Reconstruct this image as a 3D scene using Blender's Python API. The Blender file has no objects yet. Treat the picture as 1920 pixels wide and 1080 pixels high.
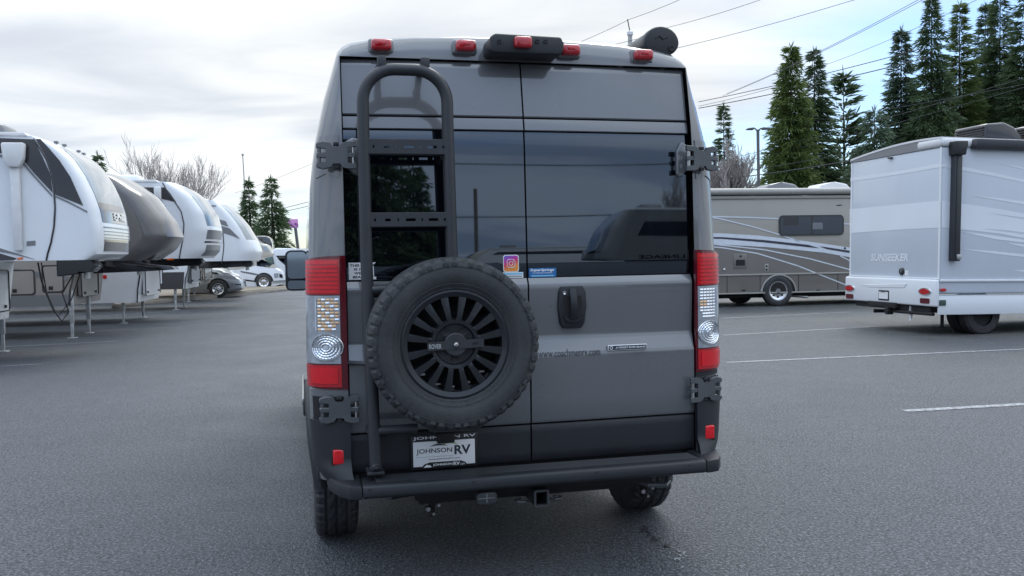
import bpy, bmesh, math, random
from math import sin, cos, pi, radians, sqrt, atan2
from mathutils import Vector, Matrix, noise
random.seed(7)
S = bpy.context.scene
COL = S.collection

# ------------------------------------------------------------------ camera
CF, CH, CP, CR = 1658.0, 1.54, 0.0403, 0.0162
cd = bpy.data.cameras.new('camera'); cam = bpy.data.objects.new('camera', cd); COL.objects.link(cam)
cd.sensor_width = 36; cd.lens = 36 * CF / 1920; cd.clip_start = .05; cd.clip_end = 3000
cam.matrix_world = Matrix.Translation((0, 0, CH)) @ Matrix.Rotation(pi / 2 - CP, 4, 'X') @ Matrix.Rotation(-CR, 4, 'Z')
S.camera = cam

# ------------------------------------------------------------------ world and sun
SUN_AZ, SUN_EL = radians(18), radians(50)      # azimuth from +Y towards +X
sdir = Vector((sin(SUN_AZ) * cos(SUN_EL), cos(SUN_AZ) * cos(SUN_EL), sin(SUN_EL)))
w = bpy.data.worlds.new('World'); S.world = w; w.use_nodes = True
nt = w.node_tree; N = nt.nodes; L = nt.links; N.clear()
def wn(t, **k):
    n = N.new(t)
    for a, b in k.items(): setattr(n, a, b)
    return n
def wmath(op, a, b=None, c=None, clamp=False):
    n = wn('ShaderNodeMath', operation=op); n.use_clamp = clamp
    for i, v in enumerate((a, b, c)):
        if v is None: continue
        if isinstance(v, (int, float)): n.inputs[i].default_value = v
        else: L.new(v, n.inputs[i])
    return n.outputs[0]
def wmix(f, a, b):
    n = wn('ShaderNodeMix', data_type='RGBA')
    if isinstance(f, (int, float)): n.inputs[0].default_value = f
    else: L.new(f, n.inputs[0])
    for i, v in ((6, a), (7, b)):
        if isinstance(v, tuple): n.inputs[i].default_value = (*v, 1)
        else: L.new(v, n.inputs[i])
    return n.outputs[2]
def wrange(v, a, b):
    n = wn('ShaderNodeMapRange', interpolation_type='SMOOTHSTEP'); L.new(v, n.inputs[0])
    n.inputs[1].default_value = a; n.inputs[2].default_value = b
    return n.outputs[0]
sky = wn('ShaderNodeTexSky', sky_type='NISHITA'); sky.sun_disc = False
sky.dust_density = .2; sky.air_density = 1.4; sky.ozone_density = 3; sky.sun_elevation = SUN_EL; sky.sun_rotation = SUN_AZ
tc = wn('ShaderNodeTexCoord'); sp = wn('ShaderNodeSeparateXYZ'); L.new(tc.outputs['Generated'], sp.inputs[0])
X, Y, Zc = sp.outputs
zz = wmath('ADD', wmath('MAXIMUM', Zc, 0.0), 0.16)
cb = wn('ShaderNodeCombineXYZ'); L.new(wmath('DIVIDE', X, zz), cb.inputs[0]); L.new(wmath('DIVIDE', Y, zz), cb.inputs[1])
def wnoise(scale, detail, off, dist=0.3, sx=1):
    m = wn('ShaderNodeMapping'); L.new(cb.outputs[0], m.inputs[0]); m.inputs['Location'].default_value = off
    m.inputs['Scale'].default_value = (sx, 1, 1); m.inputs['Rotation'].default_value = (0, 0, radians(-18))
    n = wn('ShaderNodeTexNoise'); L.new(m.outputs[0], n.inputs[0]); n.inputs['Scale'].default_value = scale
    n.inputs['Detail'].default_value = detail; n.inputs['Distortion'].default_value = dist
    n.inputs['Roughness'].default_value = .5
    return n.outputs[0]
n1 = wnoise(.55, 5, (3.1, 1.7, 0), .4, .55)
n2 = wnoise(1.3, 6, (8.3, 4.2, 0), .6, .45)
n3 = wnoise(.9, 4, (1.3, 7.7, 0), .3, .4)
# brightness of the cloud sheet: whiter towards the veiled sun
dt = wn('ShaderNodeVectorMath', operation='DOT_PRODUCT'); L.new(tc.outputs['Generated'], dt.inputs[0]); dt.inputs[1].default_value = sdir
glow = wrange(dt.outputs['Value'], -.35, .95)
base = wmix(glow, (.53, .60, .71), (.69, .70, .69))
dark = wmix(glow, (.30, .385, .53), (.47, .495, .53))
body0 = wmix(wrange(n2, .36, .62), dark, base)
# an overcast sky is brighter and, where the sheet thins, bluer overhead than at the horizon
hi = wmath('ADD', wmath('MULTIPLY', wrange(Zc, .15, .9), 1.15), 1.0)
bs = wn('ShaderNodeVectorMath', operation='SCALE'); L.new(body0, bs.inputs[0]); L.new(hi, bs.inputs['Scale'])
bm_ = wn('ShaderNodeVectorMath', operation='MULTIPLY'); L.new(bs.outputs[0], bm_.inputs[0])
L.new(wmix(wrange(Zc, .2, .8), (1, 1, 1), (.90, .97, 1.07)), bm_.inputs[1]); body = bm_.outputs[0]
# where the sheet breaks and blue shows: low on the right, and thin patches elsewhere
el = wmath('SUBTRACT', Zc, wmath('MULTIPLY', X, .22))
side = wmath('ADD', wmath('MULTIPLY', X, 1.1), .10)
low = wmath('SUBTRACT', .17, wmath('SUBTRACT', Zc, wmath('MULTIPLY', wmath('MAXIMUM', wmath('SUBTRACT', X, .2), 0.0), .22)))
brk = wmath('ADD', wmath('ADD', wmath('MULTIPLY', side, .75), wmath('MULTIPLY', low, 3.8)), wmath('MULTIPLY', wmath('SUBTRACT', n3, .5), 1.5))
gap = wmath('MULTIPLY', wrange(brk, .08, .62), wrange(Y, .2, .7))
thin = wmath('MULTIPLY', wrange(n1, .56, .74), .45)
gapt = wmath('MINIMUM', wmath('ADD', wmath('MULTIPLY', gap, .8), thin), 1.0)
skyc = wn('ShaderNodeVectorMath', operation='MULTIPLY'); L.new(sky.outputs[0], skyc.inputs[0]); skyc.inputs[1].default_value = (.66, .83, 1.14)
# cloud colour is scaled so that it and the clear sky share one background strength of 0.1
clc = wn('ShaderNodeVectorMath', operation='SCALE'); L.new(body, clc.inputs[0]); clc.inputs['Scale'].default_value = 9.5
fin = wmix(gapt, clc.outputs[0], skyc.outputs[0])
bg = wn('ShaderNodeBackground'); L.new(fin, bg.inputs[0]); bg.inputs[1].default_value = .1
ow = wn('ShaderNodeOutputWorld'); L.new(bg.outputs[0], ow.inputs[0])
w.cycles.sampling_method = 'MANUAL'; w.cycles.sample_map_resolution = 512

sl = bpy.data.lights.new('sun', 'SUN'); sl.energy = .85; sl.angle = radians(24); sl.color = (1, .97, .92)
so = bpy.data.objects.new('sun', sl); COL.objects.link(so); so.rotation_euler = sdir.to_track_quat('Z', 'Y').to_euler(); so.location = sdir * 40
S.view_settings.view_transform = 'Standard'; S.view_settings.look = 'None'; S.view_settings.exposure = .74; S.view_settings.gamma = 1
S.view_settings.use_curve_mapping = False

# ------------------------------------------------------------------ helpers
def ray(px, py):
    xr, yr = px - 960, 540 - py
    x = xr * cos(CR) + yr * sin(CR); y = -xr * sin(CR) + yr * cos(CR)
    return Vector((x, CF * cos(CP) + y * sin(CP), -CF * sin(CP) + y * cos(CP)))
CAMP = Vector((0, 0, CH))
def at(px, py, depth):
    d = ray(px, py); return CAMP + d * (depth / d.y)
def gnd(px, py, z=0):
    d = ray(px, py); return CAMP + d * ((z - CH) / d.z)
def onplane(M, px, py, axis, val):
    """where the sight line through a photo pixel meets the plane local[axis]=val of a thing placed by M"""
    Mi = M.inverted(); o = Mi @ CAMP; d = Mi.to_3x3() @ ray(px, py)
    return o + d * ((val - o[axis]) / d[axis])
def M_at(loc, ang, pitch=0):
    return Matrix.Translation(loc) @ Matrix.Rotation(radians(ang), 4, 'Z') @ Matrix.Rotation(radians(pitch), 4, 'Y')

class B:
    def __init__(s): s.bm = bmesh.new()
    def _bev(s, vs, b, seg):
        if b <= 0: return
        es = list({e for v in vs for e in v.link_edges})
        bmesh.ops.bevel(s.bm, geom=es, offset=b, segments=seg, affect='EDGES', profile=.5, clamp_overlap=True)
    def box(s, x0, x1, y0, y1, z0, z1, b=0, seg=2):
        x0, x1 = sorted((x0, x1)); y0, y1 = sorted((y0, y1)); z0, z1 = sorted((z0, z1))
        v = [s.bm.verts.new(p) for p in ((x0,y0,z0),(x1,y0,z0),(x1,y1,z0),(x0,y1,z0),(x0,y0,z1),(x1,y0,z1),(x1,y1,z1),(x0,y1,z1))]
        for f in ((0,3,2,1),(4,5,6,7),(0,1,5,4),(1,2,6,5),(2,3,7,6),(3,0,4,7)): s.bm.faces.new([v[i] for i in f])
        s._bev(v, b, seg); return s
    def prism(s, pts, fn, d0, d1, b=0, seg=2):
        """pts: 2D outline; fn(a,b,d) -> 3D"""
        v0 = [s.bm.verts.new(fn(a, c, d0)) for a, c in pts]; v1 = [s.bm.verts.new(fn(a, c, d1)) for a, c in pts]
        n = len(pts); s.bm.faces.new(v0); s.bm.faces.new(v1[::-1])
        for i in range(n): s.bm.faces.new((v0[i], v1[i], v1[(i+1) % n], v0[(i+1) % n]))
        s._bev(v0 + v1, b, seg); return s
    def xz(s, pts, y0, y1, b=0, seg=2): return s.prism(pts, lambda a, c, d: (a, d, c), y0, y1, b, seg)
    def yz(s, pts, x0, x1, b=0, seg=2): return s.prism(pts, lambda a, c, d: (d, a, c), x0, x1, b, seg)
    def xy(s, pts, z0, z1, b=0, seg=2): return s.prism(pts, lambda a, c, d: (a, c, d), z0, z1, b, seg)
    def tube(s, path, r, n=10, caps=True):
        P = [Vector(p) for p in path]; rings = []
        rr = r if isinstance(r, (list, tuple)) else [r] * len(P)
        t0 = (P[1] - P[0]).normalized(); up = Vector((0, 0, 1)) if abs(t0.z) < .9 else Vector((1, 0, 0))
        a = t0.cross(up).normalized()
        for i, p in enumerate(P):
            t = ((P[min(i+1, len(P)-1)] - P[max(i-1, 0)])).normalized()
            a = (a - t * a.dot(t)).normalized(); b = t.cross(a)
            rings.append([s.bm.verts.new(p + (a * cos(2*pi*k/n) + b * sin(2*pi*k/n)) * rr[i]) for k in range(n)])
        for i in range(len(P)-1):
            for k in range(n): s.bm.faces.new((rings[i][k], rings[i][(k+1) % n], rings[i+1][(k+1) % n], rings[i+1][k]))
        if caps:
            s.bm.faces.new(rings[0][::-1]); s.bm.faces.new(rings[-1])
        return s
    def cyl(s, p0, p1, r, n=16): return s.tube([p0, p1], r, n)
    def lathe(s, prof, c, axis, n=32, mod=None, close=False):
        """prof: list of (along axis, radius)"""
        c = Vector(c); rings = []
        for i, (w_, r) in enumerate(prof):
            ring = []
            for k in range(n):
                a = 2*pi*k/n; q = r + (mod(i, k) if mod else 0)
                if axis == 'x': p = (w_, q*cos(a), q*sin(a))
                elif axis == 'y': p = (q*cos(a), w_, q*sin(a))
                else: p = (q*cos(a), q*sin(a), w_)
                ring.append(s.bm.verts.new(c + Vector(p)))
            rings.append(ring)
        for i in range(len(prof) - (0 if close else 1)):
            A, Bn = rings[i], rings[(i+1) % len(prof)]
            for k in range(n): s.bm.faces.new((A[k], A[(k+1) % n], Bn[(k+1) % n], Bn[k]))
        return s
    def disc(s, c, r, axis='y', n=24, r2=None):
        vs = []
        for k in range(n):
            a = 2*pi*k/n
            vs.append(s.bm.verts.new((c[0] + r*cos(a), c[1], c[2] + (r2 or r)*sin(a)) if axis == 'y' else (c[0], c[1] + r*cos(a), c[2] + (r2 or r)*sin(a))))
        s.bm.faces.new(vs); return s
    def grid(s, fn, nu, nv):
        g = [[s.bm.verts.new(fn(i/nu, j/nv)) for j in range(nv+1)] for i in range(nu+1)]
        for i in range(nu):
            for j in range(nv): s.bm.faces.new((g[i][j], g[i+1][j], g[i+1][j+1], g[i][j+1]))
        return s
    def solid(s, fn, nu, nv, th):
        """a curved plate: fn(a,b) -> (point, outward normal); th thick"""
        a = [[fn(i/nu, j/nv) for j in range(nv+1)] for i in range(nu+1)]
        o = [[s.bm.verts.new(p) for p, n in r] for r in a]; q = [[s.bm.verts.new(Vector(p) - Vector(n)*th) for p, n in r] for r in a]
        for i in range(nu):
            for j in range(nv):
                s.bm.faces.new((o[i][j], o[i+1][j], o[i+1][j+1], o[i][j+1])); s.bm.faces.new((q[i][j+1], q[i+1][j+1], q[i+1][j], q[i][j]))
        for i in range(nu):
            s.bm.faces.new((o[i][0], q[i][0], q[i+1][0], o[i+1][0])); s.bm.faces.new((o[i+1][nv], q[i+1][nv], q[i][nv], o[i][nv]))
        for j in range(nv):
            s.bm.faces.new((o[0][j+1], q[0][j+1], q[0][j], o[0][j])); s.bm.faces.new((o[nu][j], q[nu][j], q[nu][j+1], o[nu][j+1]))
        return s

def put(name, b, m, parent=None, label=None, cat=None, group=None, kind=None, angle=35, smooth=True, normals=True):
    me = bpy.data.meshes.new(name)
    if normals: bmesh.ops.recalc_face_normals(b.bm, faces=b.bm.faces)
    b.bm.to_mesh(me); b.bm.free()
    if smooth:
        me.shade_smooth(); me.set_sharp_from_angle(angle=radians(angle))
    me.materials.append(m)
    o = bpy.data.objects.new(name, me); COL.objects.link(o); o.parent = parent
    for k, v in (('label', label), ('category', cat), ('group', group), ('kind', kind)):
        if v: o[k] = v
    return o
def thing(name, M, label, cat, group=None):
    o = bpy.data.objects.new(name, None); COL.objects.link(o); o.matrix_world = M; o.empty_display_size = .3
    o['label'] = label; o['category'] = cat
    if group: o['group'] = group
    return o
def text(body, x0, x1, z0, z1, y, m, parent, name='lettering', bold=0.0, shear=0.0, face='-y', fitz=True, spacing=1.0, label=None):
    """letters as a flat print, filling x0..x1 by z0..z1"""
    cu = bpy.data.curves.new('t', 'FONT'); cu.body = body; cu.size = 1; cu.offset = bold; cu.shear = shear; cu.resolution_u = 3
    cu.space_character = spacing
    to = bpy.data.objects.new('t', cu); COL.objects.link(to)
    dg = bpy.context.evaluated_depsgraph_get(); me = bpy.data.meshes.new_from_object(to.evaluated_get(dg))
    bpy.data.objects.remove(to); bpy.data.curves.remove(cu)
    xs = [v.co.x for v in me.vertices]; ys = [v.co.y for v in me.vertices]
    ax, bx, ay, by = min(xs), max(xs), min(ys), max(ys)
    for v in me.vertices:
        a = x0 + (v.co.x - ax) / (bx - ax) * (x1 - x0); c = z0 + (v.co.y - ay) / (by - ay) * (z1 - z0)
        v.co = (a, y, c) if face == '-y' else (y, -a, c)
    me.name = name; me.materials.clear(); me.materials.append(m)
    o = bpy.data.objects.new(name, me); COL.objects.link(o); o.parent = parent
    if label: o['label'] = label
    return o

# ------------------------------------------------------------------ materials
MATS = {}
def mat(name, col, rough=.5, metal=0, coat=0, var=.08, scale=6, bump=0, bscale=120, bdetail=4, ior=1.5, rvar=.08, dirt=None, coat_rough=.04, spec=.5):
    if name in MATS: return MATS[name]
    m = bpy.data.materials.new(name); m.use_nodes = True; t = m.node_tree; n = t.nodes; l = t.links
    p = n['Principled BSDF']; tcn = n.new('ShaderNodeTexCoord')
    no = n.new('ShaderNodeTexNoise'); no.inputs['Scale'].default_value = scale; no.inputs['Detail'].default_value = 6
    l.new(tcn.outputs['Object'], no.inputs[0])
    r = n.new('ShaderNodeMapRange'); l.new(no.outputs[0], r.inputs[0]); r.inputs[1].default_value = .25; r.inputs[2].default_value = .75
    r.inputs[3].default_value = 1 - var; r.inputs[4].default_value = 1 + var
    vm = n.new('ShaderNodeVectorMath'); vm.operation = 'SCALE'; vm.inputs[0].default_value = col; l.new(r.outputs[0], vm.inputs['Scale'])
    cout = vm.outputs[0]
    if dirt:
        dn = n.new('ShaderNodeTexNoise'); dn.inputs['Scale'].default_value = dirt[1]; dn.inputs['Detail'].default_value = 8
        mp = n.new('ShaderNodeMapping'); mp.inputs['Scale'].default_value = (1, 1, .25); l.new(tcn.outputs['Object'], mp.inputs[0]); l.new(mp.outputs[0], dn.inputs[0])
        dr = n.new('ShaderNodeMapRange'); l.new(dn.outputs[0], dr.inputs[0]); dr.inputs[1].default_value = .48; dr.inputs[2].default_value = .75; dr.inputs[4].default_value = dirt[2]
        mx = n.new('ShaderNodeMix'); mx.data_type = 'RGBA'; l.new(dr.outputs[0], mx.inputs[0]); l.new(cout, mx.inputs[6]); mx.inputs[7].default_value = (*dirt[0], 1)
        cout = mx.outputs[2]
    l.new(cout, p.inputs['Base Color'])
    r2 = n.new('ShaderNodeMapRange'); l.new(no.outputs[0], r2.inputs[0]); r2.inputs[1].default_value = .2; r2.inputs[2].default_value = .8
    r2.inputs[3].default_value = max(0, rough - rvar*rough*2); r2.inputs[4].default_value = min(1, rough + rvar*rough*2); l.new(r2.outputs[0], p.inputs['Roughness'])
    p.inputs['Metallic'].default_value = metal; p.inputs['Coat Weight'].default_value = coat; p.inputs['Coat Roughness'].default_value = coat_rough
    p.inputs['IOR'].default_value = ior; p.inputs['Specular IOR Level'].default_value = spec
    if bump:
        bn = n.new('ShaderNodeTexNoise'); bn.inputs['Scale'].default_value = bscale; bn.inputs['Detail'].default_value = bdetail; l.new(tcn.outputs['Object'], bn.inputs[0])
        bp = n.new('ShaderNodeBump'); bp.inputs['Strength'].default_value = bump; bp.inputs['Distance'].default_value = .01; l.new(bn.outputs[0], bp.inputs['Height']); l.new(bp.outputs[0], p.inputs['Normal'])
    if name == 'privacy_glass': p.inputs['Specular Tint'].default_value = (.74, .86, 1.0, 1)
    if name == 'van_grey_paint': p.inputs['Coat IOR'].default_value = 1.7
    MATS[name] = m; return m

paint = mat('van_grey_paint', (.112, .117, .123), .28, .0, 1.0, .03, 2, dirt=((.16, .16, .16), 5, .12))
glass = mat('privacy_glass', (.0015, .002, .004), .02, 0, 0, .1, 3, ior=2.05, rvar=.3, bump=.22, bscale=1.1, bdetail=0)
blackp = mat('black_textured_plastic', (.012, .014, .018), .55, 0, 0, .15, 8, bump=.15, bscale=600)
bumperp = mat('bumper_plastic', (.014, .016, .020), .5, 0, 0, .15, 5, bump=.2, bscale=500)
seal = mat('rubber_seal', (.008, .008, .009), .7)
rubber = mat('tyre_rubber', (.032, .034, .037), .62, 0, 0, .25, 9, bump=.25, bscale=150, dirt=((.07, .07, .065), 14, .35))
rubber_old = mat('worn_tyre_rubber', (.02, .02, .021), .75, 0, 0, .3, 7, dirt=((.08, .075, .07), 10, .5))
powder = mat('black_powder_coat', (.028, .030, .035), .42, .0, 0, .1, 12, bump=.12, bscale=900)
rimblack = mat('satin_black_alloy', (.018, .020, .024), .38, .3, .2, .1, 10)
steel = mat('steel', (.45, .45, .44), .35, 1, 0, .15, 30)
zinc = mat('galvanised_leg', (.5, .51, .52), .5, .6, 0, .2, 12)
chrome = mat('chrome', (.75, .76, .78), .12, 1, 0, .05, 10)
hingep = mat('hinge_painted_metal', (.085, .092, .098), .4, .2, .3, .1, 14)
redlens = mat('red_lens', (.48, .003, .010), .16, 0, .5, .12, 40, spec=.6)
redbright = mat('bright_red_lens', (.66, .006, .014), .18, 0, .5, .1, 60)
reddark = mat('dark_red_lens', (.10, .003, .010), .12, 0, .5, .1, 20)
clearlens = mat('clear_lens', (.42, .45, .48), .12, .4, 1, .25, 30)
amberlens = mat('amber_bulb_lens', (.72, .44, .22), .15, .1, 1, .3, 60)
silverl = mat('reflector_silver', (.82, .86, .9), .15, .7, 1, .2, 70)
white = mat('white_print', (.8, .8, .8), .35, 0, .3, .02)
blackprint = mat('black_print', (.012, .012, .014), .4)
markred = mat('marker_red_lens', (.42, .008, .016), .12, 0, .8, .2, 30)
dark = mat('dark_underbody', (.012, .012, .013), .8, 0, 0, .3, 8)
# ================================================================== ground
def asphalt():
    m = bpy.data.materials.new('asphalt'); m.use_nodes = True; t = m.node_tree; n = t.nodes; l = t.links; p = n['Principled BSDF']
    tcn = n.new('ShaderNodeTexCoord')
    def noi(s, d=6, r=.5, off=(0, 0, 0), dist=0, sc=(1, 1, 1)):
        mp = n.new('ShaderNodeMapping'); mp.inputs['Location'].default_value = off; mp.inputs['Scale'].default_value = sc; l.new(tcn.outputs['Object'], mp.inputs[0])
        q = n.new('ShaderNodeTexNoise'); q.inputs['Scale'].default_value = s; q.inputs['Detail'].default_value = d; q.inputs['Roughness'].default_value = r; q.inputs['Distortion'].default_value = dist
        l.new(mp.outputs[0], q.inputs[0]); return q.outputs[0]
    def rng(v, a, b, c=0., d=1.):
        q = n.new('ShaderNodeMapRange'); l.new(v, q.inputs[0])
        for i, x in enumerate((a, b, c, d)): q.inputs[i+1].default_value = x
        return q.outputs[0]
    def mix(f, a, b, mode='MIX'):
        q = n.new('ShaderNodeMix'); q.data_type = 'RGBA'; q.blend_type = mode
        if isinstance(f, float): q.inputs[0].default_value = f
        else: l.new(f, q.inputs[0])
        for i, v in ((6, a), (7, b)):
            if isinstance(v, tuple): q.inputs[i].default_value = (*v, 1)
            else: l.new(v, q.inputs[i])
        return q.outputs[2]
    big = noi(.10, 5, .55, (4, 2, 0), .6); mid = noi(.7, 6, .6, (1, 9, 0), .4); streak = noi(.5, 5, .5, (3, 3, 0), .3, (1, .2, 1))
    vo = n.new('ShaderNodeTexVoronoi'); vo.inputs['Scale'].default_value = 95; l.new(tcn.outputs['Object'], vo.inputs[0])
    vo2 = n.new('ShaderNodeTexVoronoi'); vo2.inputs['Scale'].default_value = 42; l.new(tcn.outputs['Object'], vo2.inputs[0])
    fine = noi(160, 3, .6)
    c = mix(rng(big, .35, .65), (.060, .067, .079), (.116, .126, .140))
    c = mix(rng(mid, .35, .7, 0, .7), c, (.062, .068, .079))
    c = mix(rng(streak, .55, .75, 0, .5), c, (.118, .126, .137))
    # tan silt that has gathered on the right of the lot
    sx = n.new('ShaderNodeSeparateXYZ'); l.new(tcn.outputs['Object'], sx.inputs[0])
    ma = n.new('ShaderNodeMath'); ma.operation = 'MULTIPLY'; l.new(rng(sx.outputs[0], 3.5, 9), ma.inputs[0]); l.new(rng(noi(.35, 7, .6, (5, 0, 0), .5, (.5, 1.4, 1)), .38, .56, 0, .9), ma.inputs[1])
    mb = n.new('ShaderNodeMath'); mb.operation = 'MULTIPLY'; l.new(ma.outputs[0], mb.inputs[0]); l.new(rng(sx.outputs[1], 6, 12), mb.inputs[1])
    c = mix(mb.outputs[0], c, (.175, .165, .12))
    c = mix(rng(vo.outputs['Color'], 0, 1, 0., .55), c, (.032, .036, .043))
    g = mix(rng(fine, .5, .7, 0, .6), c, (.19, .2, .215))
    # scattered dark pits
    pit = noi(46, 3, .6, (2, 7, 0), 0, (1, 1.5, 1)); g = mix(rng(pit, .51, .59, 0, .95), g, (.012, .013, .017))
    pit2 = noi(17, 5, .7, (6, 1, 0)); g = mix(rng(pit2, .52, .62, 0, .8), g, (.03, .033, .04)); spk = noi(60, 3, .6, (0, 4, 0)); g = mix(rng(spk, .52, .62, 0, .8), g, (.21, .225, .245))
    l.new(g, p.inputs['Base Color'])
    l.new(rng(mid, .3, .7, .38, .60), p.inputs['Roughness']); p.inputs['Specular IOR Level'].default_value = .45
    h = n.new('ShaderNodeMath'); h.operation = 'ADD'; l.new(rng(vo.outputs['Distance'], 0, .6, 1, 0), h.inputs[0]); l.new(rng(vo2.outputs['Distance'], 0, .5, .8, 0), h.inputs[1])
    h2 = n.new('ShaderNodeMath'); h2.operation = 'ADD'; l.new(h.outputs[0], h2.inputs[0]); l.new(fine, h2.inputs[1])
    bp = n.new('ShaderNodeBump'); bp.inputs['Strength'].default_value = .8; bp.inputs['Distance'].default_value = .012; l.new(h2.outputs[0], bp.inputs['Height']); l.new(bp.outputs[0], p.inputs['Normal'])
    return m
b = B(); b.grid(lambda u, v: (-500 + 1000*u, -500 + 1000*v, 0), 20, 20)
put('asphalt_ground', b, asphalt(), kind='structure', smooth=False)

def linemat():
    m = bpy.data.materials.new('worn_line_paint'); m.use_nodes = True; t = m.node_tree; n = t.nodes; l = t.links; p = n['Principled BSDF']
    tcn = n.new('ShaderNodeTexCoord'); q = n.new('ShaderNodeTexNoise'); q.inputs['Scale'].default_value = 22; q.inputs['Detail'].default_value = 9; q.inputs['Roughness'].default_value = .7
    l.new(tcn.outputs['Object'], q.inputs[0]); r = n.new('ShaderNodeMapRange'); l.new(q.outputs[0], r.inputs[0]); r.inputs[1].default_value = .42; r.inputs[2].default_value = .6
    mx = n.new('ShaderNodeMix'); mx.data_type = 'RGBA'; l.new(r.outputs[0], mx.inputs[0]); mx.inputs[6].default_value = (.12, .125, .132, 1); mx.inputs[7].default_value = (.38, .40, .42, 1)
    l.new(mx.outputs[2], p.inputs['Base Color']); p.inputs['Roughness'].default_value = .6
    return m
LM = linemat()
def strip(pa, pb, wd=.10):
    a, c = Vector(pa[:2]), Vector(pb[:2]); d = (c - a).normalized(); q = Vector((-d.y, d.x)) * wd / 2; bb = B(); vs = []
    n = 24; top = []; bot = []
    for i in range(n+1):
        p_ = a + (c - a) * i / n; k = 1 + random.uniform(-.12, .12)
        top.append(bb.bm.verts.new((*(p_ + q*k), .004))); bot.append(bb.bm.verts.new((*(p_ - q*k), .004)))
    for i in range(n): bb.bm.faces.new((bot[i], bot[i+1], top[i+1], top[i]))
    return bb
for pa, pb, wd in [((1695,771),(1960,756),.11), ((1362,680),(1960,653),.09), ((1355,629),(1650,612),.09), ((1355,597),(1600,585),.10),
                   ((-150,658),(222,640),.09), ((-120,637),(315,614),.09), ((-60,690),(80,683),.07), ((20,602),(400,580),.09), ((250,566),(480,561),.08)]:
    put('parking_line', strip(gnd(*pa), gnd(*pb), wd), LM, kind='structure', smooth=False)
# pale paint spatter and a scrape near the van
b = B()
for i in range(34):
    k = random.random(); c = gnd(1268 + random.gauss(0, 9) + 8*k, 1040 + random.gauss(0, 15) + 12*k); r = random.uniform(.002, .009)
    b.bm.faces.new([b.bm.verts.new((c.x + r*cos(a)*random.uniform(.6, 1.3), c.y + r*sin(a)*random.uniform(.6, 1.5), .005)) for a in [j*pi/3 for j in range(6)]])
put('paint_spatter', b, mat('dull_spatter', (.32,.34,.36), .7), kind='stuff', smooth=False, label='spatter of pale paint on the asphalt behind the right rear wheel', normals=False)
b = B()
for i in range(40):
    k = random.random(); c = gnd(1205 + 42*k + random.gauss(0, 4), 990 + 35*k + random.gauss(0, 4)); r = random.uniform(.003, .012)
    b.bm.faces.new([b.bm.verts.new((c.x + r*cos(a)*random.uniform(.6, 2), c.y + r*sin(a)*random.uniform(.6, 1.2), .005)) for a in [j*pi/3 for j in range(6)]])
put('tar_spots', b, mat('tar', (.03,.032,.036), .6), kind='stuff', smooth=False, label='black tar spots on the asphalt behind the van', normals=False)

# gravel island with its kerb, far left
kc = mat('kerb_concrete', (.27, .25, .22), .8, var=.25, scale=3, bump=.3)
gr = mat('tan_gravel', (.19, .16, .12), .9, var=.4, scale=25, bump=.8, bscale=30)
isl = [gnd(210, 579), gnd(330, 566), gnd(420, 557.5), gnd(500, 549.5), gnd(548, 544), gnd(545, 540), gnd(480, 541), gnd(380, 546), gnd(250, 552)]
ctr = sum((Vector(p) for p in isl), Vector()) / len(isl)
b = B(); b.xy([(p.x, p.y) for p in isl], 0, .13, .03); put('island_kerb', b, kc, kind='structure')
b = B(); b.xy([(ctr.x + (p.x-ctr.x)*.93, ctr.y + (p.y-ctr.y)*.93) for p in isl], .05, .16, .02); put('gravel_island', b, gr, kind='structure')

# ================================================================== camper van
VX, VY, VA = .077, 4.147, .2312
VM = Matrix.Translation((VX, VY, 0)) @ Matrix.Rotation(VA, 4, 'Z')
van = thing('camper_van', VM, 'dark grey high-roof camper van with ladder and spare wheel on its left rear door', 'camper van')
def lerp(tab, x):
    if x <= tab[0][0]: return tab[0][1]
    for (a, fa), (c, fc) in zip(tab, tab[1:]):
        if x <= c: return fa + (fc-fa)*(x-a)/(c-a)
    return tab[-1][1]
def W(z): return lerp([(.38,.965),(.6,.992),(.8,1.004),(1.1,1.010),(1.5,1.003),(1.8,.992),(2.0,.972),(2.25,.918),(2.44,.862)], z)
def VR(z): return lerp([(0,.0),(1.5,.0),(2.1,.022),(2.44,.085),(2.6,.11)], z)
DW = .843
zs = [.38,.5,.62,.74,.86,.98,1.1,1.25,1.4,1.55,1.7,1.85,1.95,2.05,2.15,2.25,2.35,2.44]
half = [(W(z), z, DW, z) for z in zs] + [(.852,2.475,.835,2.44),(.832,2.503,.82,2.44),(.79,2.525,.79,2.44),(.7,2.538,.7,2.44),(.5,2.55,.5,2.44),(.25,2.56,.25,2.44),(0,2.563,0,2.44)]
ring = half + [(-a, z, -c, d) for a, z, c, d in half[-2::-1]]
def vsta(v):
    zt = lerp([(0,2.563),(4.1,2.563),(4.5,2.45),(5.1,1.75),(5.3,1.3),(5.8,1.1),(5.98,.9)], v); ws = lerp([(0,1),(4.2,1),(5.4,.97),(5.98,.85)], v)
    return zt, ws
b = B(); rows = []
for th in (90, 75, 60, 45, 30, 15, 0):
    t = radians(th); row = []
    for a, z, c, d in ring:
        k = cos(t)
        u = c + (a-c)*k; zz_ = d + (z-d)*k
        dep = .13 if z <= 2.44 else .05 + .08*max(0, min(1, (abs(a)-.6)/.25))
        row.append(b.bm.verts.new((u, VR(min(z, 2.44)) + dep*(1-sin(t)) - (0.0), zz_)))
    rows.append(row)
for r_ in rows:
    for q in r_: q.co.z = max(q.co.z, .52)
vst = [.2,.3,.4,.5,.56,.62,.68,.74,.8,.86,.92,.98,1.04,1.1,1.16,1.22,1.28,1.34,1.42,1.6,2,2.5,3,3.5,4,4.2,4.4,4.7,5.0,5.3,5.6,5.85,5.98]
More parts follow.
